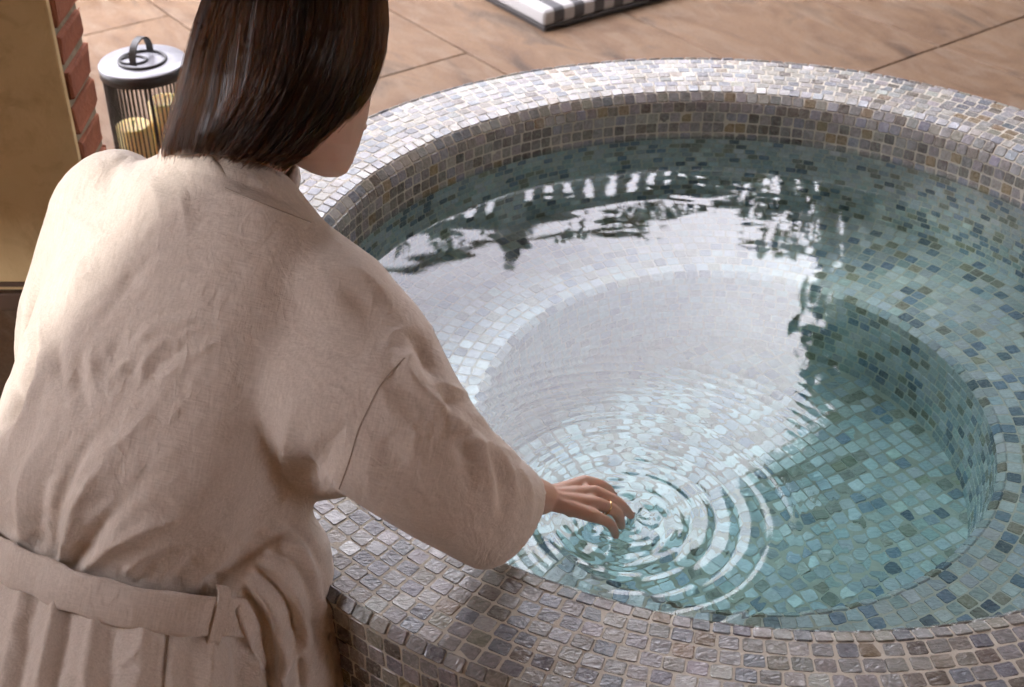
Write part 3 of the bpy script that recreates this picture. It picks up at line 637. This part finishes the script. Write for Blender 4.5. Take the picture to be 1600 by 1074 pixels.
relax(robe_me, np.clip(wj, 0, 1), 90)
co = get_co(robe_me); no = get_no(robe_me)
uu, vv_, dd_ = proj(co); view = np.array(CAM) - co; view /= np.linalg.norm(view, axis=1)[:, None]; fac = (no * view).sum(1)
vis = np.clip(fac * 3 + .6, 0, 1)
def seg_dist(px, py, poly):
    best = np.full(len(px), 1e9); tpos = np.zeros(len(px)); side = np.zeros(len(px)); L = 0; lens = [math.dist(a, b) for a, b in zip(poly, poly[1:])]; tot = sum(lens)
    for (a, b), l in zip(zip(poly, poly[1:]), lens):
        ax_, ay_ = a; bx_, by_ = b[0] - ax_, b[1] - ay_; f = np.clip(((px - ax_) * bx_ + (py - ay_) * by_) / (l * l), 0, 1)
        ex, ey = px - ax_ - f * bx_, py - ay_ - f * by_; d = np.hypot(ex, ey); m = d < best
        best[m] = d[m]; tpos[m] = (L + f[m] * l) / tot; side[m] = np.sign(bx_ * ey - by_ * ex)[m]; L += l
    return best, tpos, side
def smooth_poly(p, n=14): return [tuple(q) for q in spline(p, n)]
disp = np.zeros(len(co))
FOLDS = [  # polyline in the picture, width px, height mm, end fade (start, end), gather side
    # rays from the belt up the back
    ([(100, 870), (118, 800), (160, 730), (215, 690)], 15, 9, (.0, .6)), ([(82, 872), (92, 790), (130, 700), (200, 630)], 12, -8, (0, .7)),
    ([(135, 885), (180, 850), (235, 825), (300, 805)], 13, 7, (0, .6)), ([(118, 880), (150, 835), (200, 770), (250, 735)], 13, -6, (0, .7)),
    ([(38, 840), (30, 780), (45, 720), (90, 660)], 13, 7, (0, .6)), ([(14, 826), (6, 760), (18, 700)], 12, -6, (0, .5)), ([(60, 850), (62, 780), (90, 710), (150, 650)], 12, -5, (0, .6)),
    ([(300, 912), (345, 872), (400, 820), (450, 770)], 15, 6, (0, .7)), ([(330, 905), (380, 878), (430, 840), (470, 800)], 10, -6, (0, .6)), ([(270, 912), (300, 880), (350, 840)], 11, -4, (0, .6)), ([(352, 898), (400, 870), (440, 835)], 10, 6, (0, .5)),
    ([(215, 905), (240, 880), (290, 860), (350, 845)], 12, -4, (.1, .6)), ([(190, 900), (230, 868), (300, 850)], 10, 4, (.1, .6)),
    # sleeve
    ([(612, 545), (650, 600), (690, 640)], 14, 7, (.4, .5)), ([(640, 520), (672, 572), (682, 600)], 11, -8, (.3, .4)), ([(668, 610), (705, 652), (735, 668)], 12, 8, (.4, .3)), ([(690, 600), (700, 640), (690, 690)], 11, -7, (.3, .5)),
    ([(720, 655), (752, 700), (770, 760), (765, 820)], 13, 7, (.3, .6)), ([(705, 665), (728, 715), (735, 790)], 13, -7, (.3, .6)), ([(765, 688), (795, 735), (812, 800)], 12, 5, (.3, .5)), ([(748, 692), (778, 740), (788, 815)], 11, -6, (.3, .5)),
    ([(690, 690), (735, 690), (760, 705)], 9, 6, (.4, .3)), ([(716, 712), (745, 722), (765, 745)], 8, -5, (.4, .4)), ([(800, 720), (826, 765), (826, 830)], 9, 4, (.3, .4)),
    ([(545, 640), (600, 700), (670, 760), (720, 800)], 26, -4, (.4, .5)), ([(520, 680), (580, 740), (660, 800)], 26, 4, (.4, .5)), ([(560, 560), (600, 620), (640, 700)], 22, 4, (.4, .6)), ([(470, 760), (520, 690), (560, 640)], 22, -7, (.1, .7)), ([(440, 760), (450, 680), (480, 600)], 22, 5, (.2, .7)), ([(490, 770), (470, 700), (490, 620)], 15, -4, (0, .7)),
    # shoulder and yoke
    ([(330, 290), (400, 318), (480, 352)], 13, 4, (.4, .5)), ([(345, 272), (420, 300), (485, 330)], 8, -4, (.3, .4)), ([(520, 400), (580, 440), (625, 500)], 17, 5, (.4, .4)), ([(500, 420), (560, 470), (600, 540)], 18, -4, (.4, .5)), ([(260, 280), (300, 330), (330, 400)], 26, -3, (.4, .6)), ([(180, 275), (240, 300), (320, 345)], 24, 4, (.4, .5)),
    # left flank
    ([(66, 400), (48, 490), (52, 555), (24, 640), (0, 680)], 9, -11, (.3, .1)), ([(82, 400), (64, 490), (66, 560), (40, 640), (12, 690)], 12, 6, (.3, .1)), ([(26, 470), (16, 560), (26, 640)], 7, -5, (.3, .2)),
    ([(130, 540), (122, 600), (140, 660)], 13, -7, (.4, .5)), ([(150, 520), (146, 580), (160, 640)], 13, 5, (.4, .5)), ([(200, 560), (230, 520), (260, 490)], 12, 4, (.4, .4)), ([(170, 480), (200, 440), (215, 400)], 14, -4, (.4, .4)), ([(110, 480), (120, 430), (150, 380)], 13, 4, (.4, .4)), ([(210, 620), (250, 570), (300, 530)], 13, -4, (.4, .4)), ([(100, 620), (90, 560), (96, 500)], 11, -5, (.4, .4)), ([(240, 640), (190, 690), (120, 740)], 15, 5, (.4, .5)),
    # skirt below the belt
    ([(92, 930), (80, 990), (60, 1074)], 11, 8, (0, 0)), ([(108, 935), (98, 1000), (82, 1074)], 12, -7, (0, 0)), ([(150, 955), (140, 1010), (135, 1074)], 14, 6, (0, 0)), ([(178, 960), (170, 1020), (168, 1074)], 13, -5, (.1, 0)), ([(40, 905), (24, 980), (5, 1074)], 13, 6, (0, 0)), ([(60, 915), (44, 990), (28, 1074)], 11, -6, (0, 0)), ([(225, 965), (222, 1020), (215, 1074)], 15, 4, (.1, 0)), ([(262, 968), (258, 1020), (255, 1074)], 7, -5, (0, 0)), ([(330, 965), (330, 1020), (326, 1074)], 15, 5, (.1, 0)), ([(300, 966), (298, 1020), (294, 1074)], 13, -4, (.1, 0)),
    ([(372, 955), (392, 1010), (400, 1074)], 10, 8, (0, 0)), ([(356, 960), (372, 1015), (378, 1074)], 10, -7, (0, 0)), ([(385, 930), (415, 980), (428, 1074)], 9, -9, (0, 0)), ([(395, 910), (432, 960), (446, 1030), (440, 1074)], 10, 9, (0, 0)), ([(405, 895), (445, 940), (462, 1000), (470, 1074)], 8, -8, (0, 0)), ([(412, 880), (455, 915), (478, 980), (478, 1020)], 9, 8, (0, .2)), ([(425, 865), (465, 890), (490, 950), (500, 1040)], 8, -7, (0, .2)), ([(440, 845), (475, 865), (498, 920)], 8, 6, (0, .3)), ([(455, 825), (485, 850), (505, 900)], 7, -5, (0, .3)), ([(478, 1010), (455, 1035), (430, 1060)], 8, 8, (.2, .2))]
cr_ = random.Random(31)
def creases(n, box_, ang, spread, length, w_, amp):
    for _ in range(n):
        x, y = cr_.uniform(box_[0], box_[2]), cr_.uniform(box_[1], box_[3]); a = R(ang + cr_.gauss(0, spread)); l = length * cr_.uniform(.5, 1.4); bend = cr_.gauss(0, .25)
        P = [(x, y), (x + math.cos(a) * l * .5, y + math.sin(a) * l * .5), (x + math.cos(a + bend) * l, y + math.sin(a + bend) * l)]; s_ = cr_.choice((1, -1))
        k = cr_.uniform(.6, 1.3); FOLDS.append((P, w_ * k * (1 if s_ > 0 else 1.3), amp * s_ * k * (1 if s_ > 0 else .5), (.45, .45)))
creases(60, (50, 330, 290, 690), -62, 22, 75, 6.5, 2.3); creases(22, (60, 300, 330, 520), -20, 30, 60, 6, 1.5)
creases(22, (600, 480, 800, 740), 62, 25, 70, 7, 2.4); creases(10, (640, 600, 810, 760), -20, 30, 50, 6, 1.8)
creases(16, (60, 720, 400, 880), -50, 25, 60, 7, 2.0); creases(24, (20, 960, 480, 1070), 92, 10, 70, 6, 2.2); creases(16, (400, 840, 500, 1040), 68, 14, 80, 5, 3); creases(6, (420, 330, 560, 480), 40, 35, 70, 8, 1.2)
for poly, w_, amp, (f0, f1) in FOLDS:
    near = (uu > min(p[0] for p in poly) - 4 * w_) & (uu < max(p[0] for p in poly) + 4 * w_) & (vv_ > min(p[1] for p in poly) - 4 * w_) & (vv_ < max(p[1] for p in poly) + 4 * w_) & (fac > -.3)
    ix = np.where(near)[0]
    if not len(ix): continue
    d, tp, sd = seg_dist(uu[ix], vv_[ix], smooth_poly(poly)); prof_ = np.exp(-(d / w_) ** 2) if amp < 0 else np.exp(-np.abs(d / (w_ * .85)) ** 1.35)
    fade = np.clip(tp / f0, 0, 1) if f0 else 1.0; fade = fade * (np.clip((1 - tp) / f1, 0, 1) if f1 else 1.0)
    disp[ix] += amp * .00118 * prof_ * fade * vis[ix]
# crumpled linen: ridged noise, stronger where the cloth hangs loose
def fbm(P, freq, seed, oct_=3):
    out = np.zeros(len(P))
    for o_ in range(oct_):
        f = freq * 2 ** o_; out += np.array([mnoise.noise(Vector((p[0] * f + seed, p[1] * f, p[2] * f))) for p in P]) / 2 ** o_
    return out
sel = np.where((fac > -.25) & (uu > -60) & (uu < 900) & (vv_ > 180) & (vv_ < 1130))[0]
S = np.c_[uu[sel] * .00085, vv_[sel] * .00055, dd_[sel] * .6]
S2_ = np.c_[(uu[sel] * .8 + vv_[sel] * .6) * .0009, (vv_[sel] * .8 - uu[sel] * .6) * .0005, dd_[sel] * .6]
n1 = fbm(S, 16, 3.1, 2); n2v = fbm(S2_, 34, 8.7, 2); lit = np.clip((420 - uu[sel]) / 260, .25, 1.0)
lit = np.clip((400 - uu[sel]) / 220, .08, 1.0); disp[sel] += (.0024 * (.4 + .6 * lit) * n1 + .0012 * lit * (np.abs(n2v) * 2 - .6)) * vis[sel]
# cinch at the belt
co2 = co + no * disp[:, None]
set_co(robe_me, co2)
for _ in range(1):
    bmt = bmesh.new(); bmt.from_mesh(robe_me); bmesh.ops.smooth_vert(bmt, verts=bmt.verts, factor=.25, use_axis_x=True, use_axis_y=True, use_axis_z=True); bmt.to_mesh(robe_me); bmt.free()
robe_me.name = 'robe'; set_co(robe_me, get_co(robe_me) - np.array(PO))
robe = link('robe', robe_me, M['linen'], person, True); robe['label'] = 'beige linen robe with dropped shoulders and wide sleeves'
rb = bmesh.new(); rb.from_mesh(robe_me); rb.transform(Matrix.Translation(PO)); TREE = BVHTree.FromBMesh(rb); rb.free()
def hit(u, v):
    d = ray(u, v).normalized(); r = TREE.ray_cast(CAM, d); return (r[0], r[1]) if r[0] else (None, None)

# --- belt: wraps the waist just outside the cloth
bc = at(190, 893, 1.635); n = 96; top, bot = [], []
def belt_pt(th, dz):
    d = (E1 * math.cos(th) + E2 * math.sin(th)).normalized(); o = bc + AX * dz; r = TREE.ray_cast(o + d * .5, -d)
    return (r[0] - o).length if r[0] else .16
rr_ = np.array([max(belt_pt(2 * math.pi * k / n, .022), belt_pt(2 * math.pi * k / n, 0), belt_pt(2 * math.pi * k / n, -.022)) for k in range(n)])
rr_ = np.minimum(rr_, .20)
for _ in range(14): rr_ = np.maximum(rr_ * .5, (np.roll(rr_, 1) + rr_ + np.roll(rr_, -1)) / 3)
HB = .0235; prof_b = [(-HB, .0005), (-HB, .004), (-HB * .86, .0062), (-.006, .0058), (0, .0066), (.006, .0058), (HB * .86, .0062), (HB, .004), (HB, .0005)]
bm = bmesh.new(); rg = []
for k in range(n):
    th = 2 * math.pi * k / n; d = (E1 * math.cos(th) + E2 * math.sin(th)).normalized(); wob = .0016 * math.sin(9 * th) + .0011 * math.sin(23 * th + 2 * math.sin(5 * th))
    rg.append([bm.verts.new(bc + AX * (z + .002 * math.sin(3 * th + 1) + .0012 * math.sin(13 * th + z * 90)) + d * (rr_[k] + o_ + wob + .0010 * math.sin(31 * th + z * 160)) - PO) for z, o_ in prof_b])
for k in range(n):
    A, Bq = rg[k], rg[(k + 1) % n]
    for j in range(len(prof_b) - 1): bm.faces.new((A[j], Bq[j], Bq[j + 1], A[j + 1]))
belt = bm_obj('belt', bm, M['linen'], person, True); belt['label'] = 'wide linen belt tied round the waist'
def on_belt(th, dz, off):
    d = (E1 * math.cos(th) + E2 * math.sin(th)).normalized(); k = int(th / (2 * math.pi) * n) % n; return bc + AX * dz + d * (rr_[k] + off) - PO
th = R(-14) % (2 * math.pi)
tng = (on_belt(th + .05, 0, .01) - on_belt(th - .05, 0, .01)).normalized(); bm = bmesh.new(); RL = []
for z, o_ in ((-.034, .000), (-.031, .006), (-.025, .0085), (0, .0095), (.025, .0085), (.031, .006), (.036, .000)):
    c_ = on_belt(th, z, o_); n_o = (E1 * math.cos(th) + E2 * math.sin(th)).normalized(); RL.append([c_ - tng * .007 - n_o * .002, c_ + tng * .007 - n_o * .002, c_ + tng * .007 + n_o * .001, c_ - tng * .007 + n_o * .001])
loft(bm, RL); bm_obj('belt_loop', bm, M['linen'], belt, False)
# --- seams
def seam(name, poly, r_=.0006):
    P = [hit(*q) for q in smooth_poly(poly, 22)]; P = [p + nn * .0003 - PO for p, nn in P if p]
    if len(P) > 3: tube(name, P, r_, M['linen_seam'], robe, 6)
seam('shoulder_seam', [(632, 560), (596, 600), (574, 642), (560, 672), (546, 720), (530, 764)])
seam('back_seam', [(266, 972), (262, 1010), (256, 1074)], .0009)
seam('yoke_seam', [(352, 294), (385, 308), (430, 326), (486, 348)], .0006)
# --- collar
NA_ = (at(405, 205, 1.545) - at(352, 275, 1.585)).normalized(); cb = at(380, 258, 1.575); N2 = NA_.cross(E1).normalized(); N1 = N2.cross(NA_).normalized()
bm = bmesh.new(); L = []
for h_, o_ in ((-.042, .022), (-.024, .015), (-.006, .009), (.010, .005), (.018, .002), (.020, -.004), (.014, -.008), (-.01, -.006), (-.03, 0)):
    L.append(ell_ring(cb + NA_ * h_ - PO, N1, N2,  .063 + o_, .066 + o_, 40, 2.1))
loft(bm, L, (False, False)); me = bpy.data.meshes.new('collar'); bmesh.ops.recalc_face_normals(bm, faces=bm.faces); bm.to_mesh(me); bm.free(); link('collar', me, M['linen'], robe, True)

# --- body: head, neck, trunk, arms, hand as one surface
bm = bmesh.new()
FD = Vector((.60, .70, -.40)).normalized(); HU = Vector((-.06, .40, .90)); HU = (HU - FD * HU.dot(FD)).normalized(); HS = FD.cross(HU).normalized()
HCn = at(466, 108, 1.53)
def hp(f, s_, u_): return HCn + FD * f + HS * s_ + HU * u_
hr = [(.108, -.012, .030, .040), (.095, -.012, .058, .072), (.06, -.006, .071, .090), (.02, 0, .074, .094), (-.02, .004, .071, .090), (-.055, .012, .062, .076), (-.085, .022, .048, .058), (-.104, .036, .032, .040), (-.116, .048, .018, .024), (-.121, .052, .006, .010)]
loft(bm, [ell_ring(hp(f, 0, u_), HS, FD, a, b, 32, 2.1) for u_, f, a, b in hr])
limb(bm, [hp(.084, 0, .02), hp(.096, 0, -.005), hp(.104, 0, -.028)], [.008, .010, .012], 12, 6)      # nose
limb(bm, [hp(.085, -.02, -.060), hp(.092, 0, -.060), hp(.085, .02, -.060)], [.006, .008, .006], 10, 6)  # mouth
limb(bm, [hp(.080, -.035, .03), hp(.088, 0, .034), hp(.080, .035, .03)], [.007, .008, .007], 10, 6)     # brow
for s_ in (-1, 1): limb(bm, [hp(-.014, s_ * .066, .012), hp(-.020, s_ * .070, .0), hp(-.014, s_ * .066, -.020)], [.008, .010, .007], 10, 6)
limb(bm, [at(360, 262, 1.60), at(405, 215, 1.575), hp(-.02, 0, -.045)], [.058, .050, .052], 24, 12)
ROB = [(190, 870, 1.635, .125, .09), (230, 690, 1.62, .155, .095), (296, 470, 1.62, .16, .085), (330, 350, 1.615, .135, .07), (352, 285, 1.60, .075, .055)]
loft(bm, [ell_ring(at(q[0], q[1], q[2]), E1, E2, q[3], q[4], 32, 2.1) for q in spline([(182, 1000, 1.64, .15, .11)] + ROB, 20)])
SH = at(480, 452, 1.56); EL = at(690, 730, 1.515); WR = onz(846, 778, ZW + .088)
limb(bm, [at(400, 420, 1.60), SH, SH.lerp(EL, .5), EL], [.050, .046, .040, .035], 20, 16)
limb(bm, [EL, EL.lerp(WR, .4), EL.lerp(WR, .8), WR], [.034, .033, .026, .0225], 20, 16)
LS, LE = at(165, 330, 1.66), at(95, 600, 1.80); limb(bm, [at(260, 360, 1.62), LS, LE], [.05, .045, .035], 16, 12); LW = LE + Vector((.16, .16, .02)); limb(bm, [LE, LW], [.034, .022], 16, 10)
limb(bm, [LW, LW + Vector((.05, .05, -.02)), LW + Vector((.09, .07, -.05))], [.024, .027, .012], 14, 10)
for a_, k_ in ((at(240, 1010, 1.66), KN), (at(130, 980, 1.70), KL)):
    limb(bm, [a_, k_ + Vector((0, 0, -.01))], [.075, .045], 18, 10); an = Vector((k_.x - .03, k_.y - .06, .07)); limb(bm, [k_ + Vector((0, 0, -.01)), an], [.043, .03], 16, 10); limb(bm, [an, an + Vector((.06, .10, -.035))], [.03, .02], 12, 8)
W = lambda u, v, h_: onz(u, v, ZW + h_)
FING = {'index': ([(914, 753, .075), (938, 758, .063), (951, 766, .038), (958, 775, .012)], [.0088, .0076, .0068, .0052]),
        'middle': ([(930, 769, .075), (962, 784, .062), (977, 797, .034), (986, 806, .003)], [.0092, .0080, .0071, .0054]),
        'ring': ([(933, 787, .074), (959, 798, .060), (968, 812, .030), (971, 823, .000)], [.0089, .0077, .0069, .0053]),
        'little': ([(930, 807, .070), (951, 817, .055), (959, 828, .026), (962, 838, .000)], [.0080, .0068, .0060, .0047])}
fingP = {}
for nm, (pp, rad_) in FING.items():
    P = [W(*p) for p in pp]; fingP[nm] = P
    limb(bm, P, rad_, 16, 18)
    limb(bm, [WR.lerp(P[0], .0), WR.lerp(P[0], .5) + Vector((0, 0, .0)), P[0]], [.0140, .0108, .0092], 16, 10)
P = [fingP[k][0] for k in ('index', 'middle', 'ring', 'little')]
for a_, b_ in zip(P, P[1:]): limb(bm, [a_ + (WR - a_) * .12, b_ + (WR - b_) * .12], [.0074, .0072], 12, 5)
for a_, b_ in zip(P, P[1:]): limb(bm, [a_ + (WR - a_) * .45 - Vector((0, 0, .004)), b_ + (WR - b_) * .45 - Vector((0, 0, .004))], [.0100, .0096], 12, 5)
limb(bm, [WR + Vector((.012, .008, -.006)), W(893, 775, .052), W(915, 783, .030), W(930, 788, .012)], [.014, .0125, .0098, .0065], 14, 12)
body_me = remeshed(bm, .0018, 3, .5)
set_co(body_me, get_co(body_me) - np.array(PO)); body_me.name = 'body'
body = link('body', body_me, M['skin'], person, True)
for s_ in (-1, 1):
    bm = bmesh.new(); bmesh.ops.create_uvsphere(bm, u_segments=16, v_segments=10, radius=.0115, matrix=Matrix.Translation(hp(.076, s_ * .03, .008) - PO)); bm_obj('eye', bm, mat_plain('eye_white' if s_ < 0 else 'eye_white_b', (.75, .72, .68), .2), body, True)
# ring on the ring finger
a_, b_ = fingP['ring'][0], fingP['ring'][1]; rc = a_.lerp(b_, .60) - PO; dv = (b_ - a_).normalized(); x_ = dv.orthogonal().normalized(); y_ = dv.cross(x_)
tube('finger_ring', [rc + (x_ * math.cos(k) + y_ * math.sin(k)) * .0093 for k in np.linspace(0, 2 * math.pi, 40, endpoint=False)], .0011, M['gold'], person, 8, True)
M['nail'] = mat_plain('nail', (.55, .33, .27), .25, 0, .03, 30, 0)
for nm in ('middle', 'ring', 'little', 'index'):
    P = fingP[nm]; d = (P[3] - P[2]).normalized(); upv = (Vector((-.1, -.25, 1)) - d * Vector((-.1, -.25, 1)).dot(d)).normalized(); sv = d.cross(upv); r_ = FING[nm][1][3]
    c_ = P[3] - d * .001 + upv * (r_ * .92) - PO; bm = bmesh.new(); add_box(bm, (0, 0, 0), (.0085, .0105, .0012), None, .0005, 1); o = bm_obj('fingernail', bm, M['nail'], body)
    o.matrix_basis = Matrix.Translation(c_) @ Matrix((sv, d, upv)).transposed().to_4x4()

# --- hair
XLt = [(-118, 480), (-95, 420), (-60, 362), (0, 318), (40, 305), (80, 294), (120, 285), (160, 276), (200, 264), (240, 250), (262, 243)]
XRt = [(-118, 486), (-95, 545), (-60, 590), (0, 604), (40, 605), (80, 600), (120, 588), (150, 574), (180, 551), (210, 524), (240, 492), (262, 450)]
TCt = [(-118, 1.50), (0, 1.515), (120, 1.53), (200, 1.54), (262, 1.55)]; BDt = [(-118, .02), (-95, .055), (-60, .085), (0, .108), (120, .118), (180, .112), (240, .088), (262, .07)]
tab = lambda T, v: np.interp(v, [a for a, b in T], [b for a, b in T])
def hair_px(u, v, k=1.0):
    xl, xr = tab(XLt, v), tab(XRt, v); return (xl + xr) / 2 + (xr - xl) / 2 * np.sin(u * math.pi / 2) * k, tab(TCt, v) - tab(BDt, v) * np.cos(u * math.pi / 2) * k
def hair_pt(u, v, k=1.0):
    x, t_ = hair_px(u, v, k); a = (x - PW / 2) / FPX; b = -(v - PH / 2) / FPX
    return np.array(CAM)[None] + np.stack([a * t_, (cf.y + b * cu.y) * t_, (cf.z + b * cu.z) * t_], -1)
VEND = lambda u: np.interp(u, [-2, -1, -.6, -.2, .2, .6, 1, 2], [240, 246, 242, 240, 252, 260, 261, 252])
t = NT('dark_hair'); t.n.remove(t.b); hb = t.new('ShaderNodeBsdfHairPrincipled'); hb.parametrization = 'MELANIN'
for k_, v_ in (('Melanin', .85), ('Melanin Redness', .60), ('Roughness', .28), ('Radial Roughness', .35), ('Random Color', .15), ('Coat', .1)):
    for i_ in hb.inputs:
        if i_.name == k_: i_.default_value = v_
la = t.new('ShaderNodeAttribute', attribute_name='lock'); t.l.new(t.ramp(la.outputs['Fac'], [(0, .64), (.6, .80), (1, .93)]), hb.inputs['Melanin'])
t.l.new(hb.outputs[0], t.out.inputs[0]); M['hair'] = t.m
t = NT('hair_sheet'); ha = t.new('ShaderNodeAttribute', attribute_name='strand'); hv = ha.outputs['Vector']
s1 = t.noise(1, 3, .6, hv, 0, (9, .5, 1)); s2 = t.noise(1, 1, .6, hv, 0, (30, .8, 1)); s3 = t.noise(1, 0, .5, hv, 0, (58, 1.0, 1))
c = t.mix((.006, .0034, .0022), (.036, .018, .0095), t.ramp(s1, [(.35, 0), (.7, 1)])); c = t.mix(c, (.080, .042, .022), t.math('MULTIPLY', t.ramp(s2, [(.5, 0), (.75, 1)]), .6)); c = t.mix(c, (.006, .0035, .0025), t.math('MULTIPLY', t.ramp(s3, [(.3, 1), (.55, 0)]), .4))
t.set(Base_Color=c, Roughness=t.ramp(s2, [(.3, .30), (.7, .46)]), Normal=t.bump(s3, .12, .0012, t.bump(s2, .25, .002, t.bump(s1, .35, .004)))); M['hair_base'] = t.m
NU, NF = 520, 56; us = np.linspace(-2, 2, NU, endpoint=False); fr = np.linspace(0, 1, NF); hv_, hf_, ha_ = [], [], []
lockn = lambda u: np.array([mnoise.noise(Vector((x * 14, 3.3, 1.7))) for x in u]); lk1 = lockn(us); lk2 = np.array([mnoise.noise(Vector((x * 26, 7.1, 2.2))) for x in us])
for f in fr:
    ve = -116 + (VEND(us) + 5 * lk1 + 5 * lk2 - 3 + 116) * f; k = .985 + (.020 * lk1 + .005 * lk2) * min(1, f * 1.6) - .05 * max(0, (f - .90) / .10) ** 2
    uu_ = us + (.05 * np.sin(us * 6 + f * 4) + .02 * np.sin(us * 17 + f * 7 + 2)) * f * (np.abs(us) < 1.5)
    hv_.append(hair_pt(uu_, ve, k) - np.array(PO)); ha_.append(np.c_[us, np.full(NU, f), np.zeros(NU)])
hf_ = [(i * NU + j, i * NU + (j + 1) % NU, (i + 1) * NU + (j + 1) % NU, (i + 1) * NU + j) for i in range(NF - 1) for j in range(NU)]
me = bpy.data.meshes.new('hair'); me.from_pydata(np.vstack(hv_).tolist(), [], hf_ + [tuple(range(NU)), tuple(((NF - 1) * NU + j) for j in range(NU))])
bmt = bmesh.new(); bmt.from_mesh(me); bmesh.ops.recalc_face_normals(bmt, faces=bmt.faces); bmt.to_mesh(me); bmt.free()
at_ = me.attributes.new('strand', 'FLOAT_VECTOR', 'POINT'); at_.data.foreach_set('vector', np.vstack(ha_).astype(np.float32).ravel())
hair = link('hair', me, M['hair_base'], person, True); hair['label'] = 'straight shoulder length dark brown hair'
NS, NP = 700, 32; hr_ = np.random.default_rng(5)
clump = hr_.uniform(-1.35, 1.35, 170); cid = hr_.integers(0, 170, NS); us_ = clump[cid] + hr_.normal(0, .035, NS); free = hr_.random(NS) < .65; us_ = np.where(free, hr_.uniform(-1.4, 1.4, NS), us_); ctg = np.where(free, us_, clump[cid])
cdep = np.where(free, 1.0, hr_.uniform(.985, 1.015, 170)[cid]); crv = hr_.normal(0, .05, 170)[cid]; cend = hr_.normal(0, 4, 170)[cid]
f = np.linspace(0, 1, NP)[None, :]
vs0 = -117 + hr_.uniform(0, 1, NS)[:, None] ** 3 * 26; ve = (VEND(us_) + cend + hr_.normal(0, 3, NS) - np.where(hr_.random(NS) < .12, hr_.uniform(0, 60, NS), 0))[:, None]
vmat = vs0 + (ve - vs0) * f
umat = us_[:, None] + (ctg - us_)[:, None] * .4 * f ** 1.6 + .05 * np.sin(us_[:, None] * 6 + f * 4) * f + .02 * np.sin(us_[:, None] * 17 + f * 7 + 2) * f + crv[:, None] * .35 * f ** 2 + (hr_.normal(0, .002, NS)[:, None]) * np.sin(f * 9 + hr_.uniform(0, 6, NS)[:, None])
kmat = 1.0 + (cdep[:, None] - 1) * f + hr_.normal(0, .004, NS)[:, None] * f + .012 - .06 * np.clip((f - .86) / .14, 0, 1) ** 2
fly = hr_.random(NS) < .15; kmat = kmat + (fly * hr_.uniform(.01, .06, NS))[:, None] * f ** 1.5; umat = umat + (fly * hr_.normal(0, .10, NS))[:, None] * f ** 2
hx = hair_pt(umat.ravel(), vmat.ravel(), kmat.ravel()) - np.array(PO)
hc = bpy.data.hair_curves.new('hair_strands'); hc.add_curves([NP] * NS); hc.position_data.foreach_set('vector', hx.astype(np.float32).ravel())
ra = hc.attributes.get('radius') or hc.attributes.new('radius', 'FLOAT', 'POINT'); ra.data.foreach_set('value', (np.tile(np.linspace(.00032, .00020, NP), NS) * np.repeat(hr_.uniform(.7, 1.2, NS), NP)).astype(np.float32))
lk = hc.attributes.new('lock', 'FLOAT', 'CURVE'); lk.data.foreach_set('value', np.clip(.50 + .16 * np.sin(us_ * 23) + .14 * np.sin(us_ * 41 + 1) + .12 * np.sin(us_ * 9 + 2) + hr_.normal(0, .07, NS), 0, 1).astype(np.float32))
ho = bpy.data.objects.new('hair_strands', hc); col.objects.link(ho); ho.parent = hair; hc.materials.append(M['hair']); ho['kind'] = 'stuff'
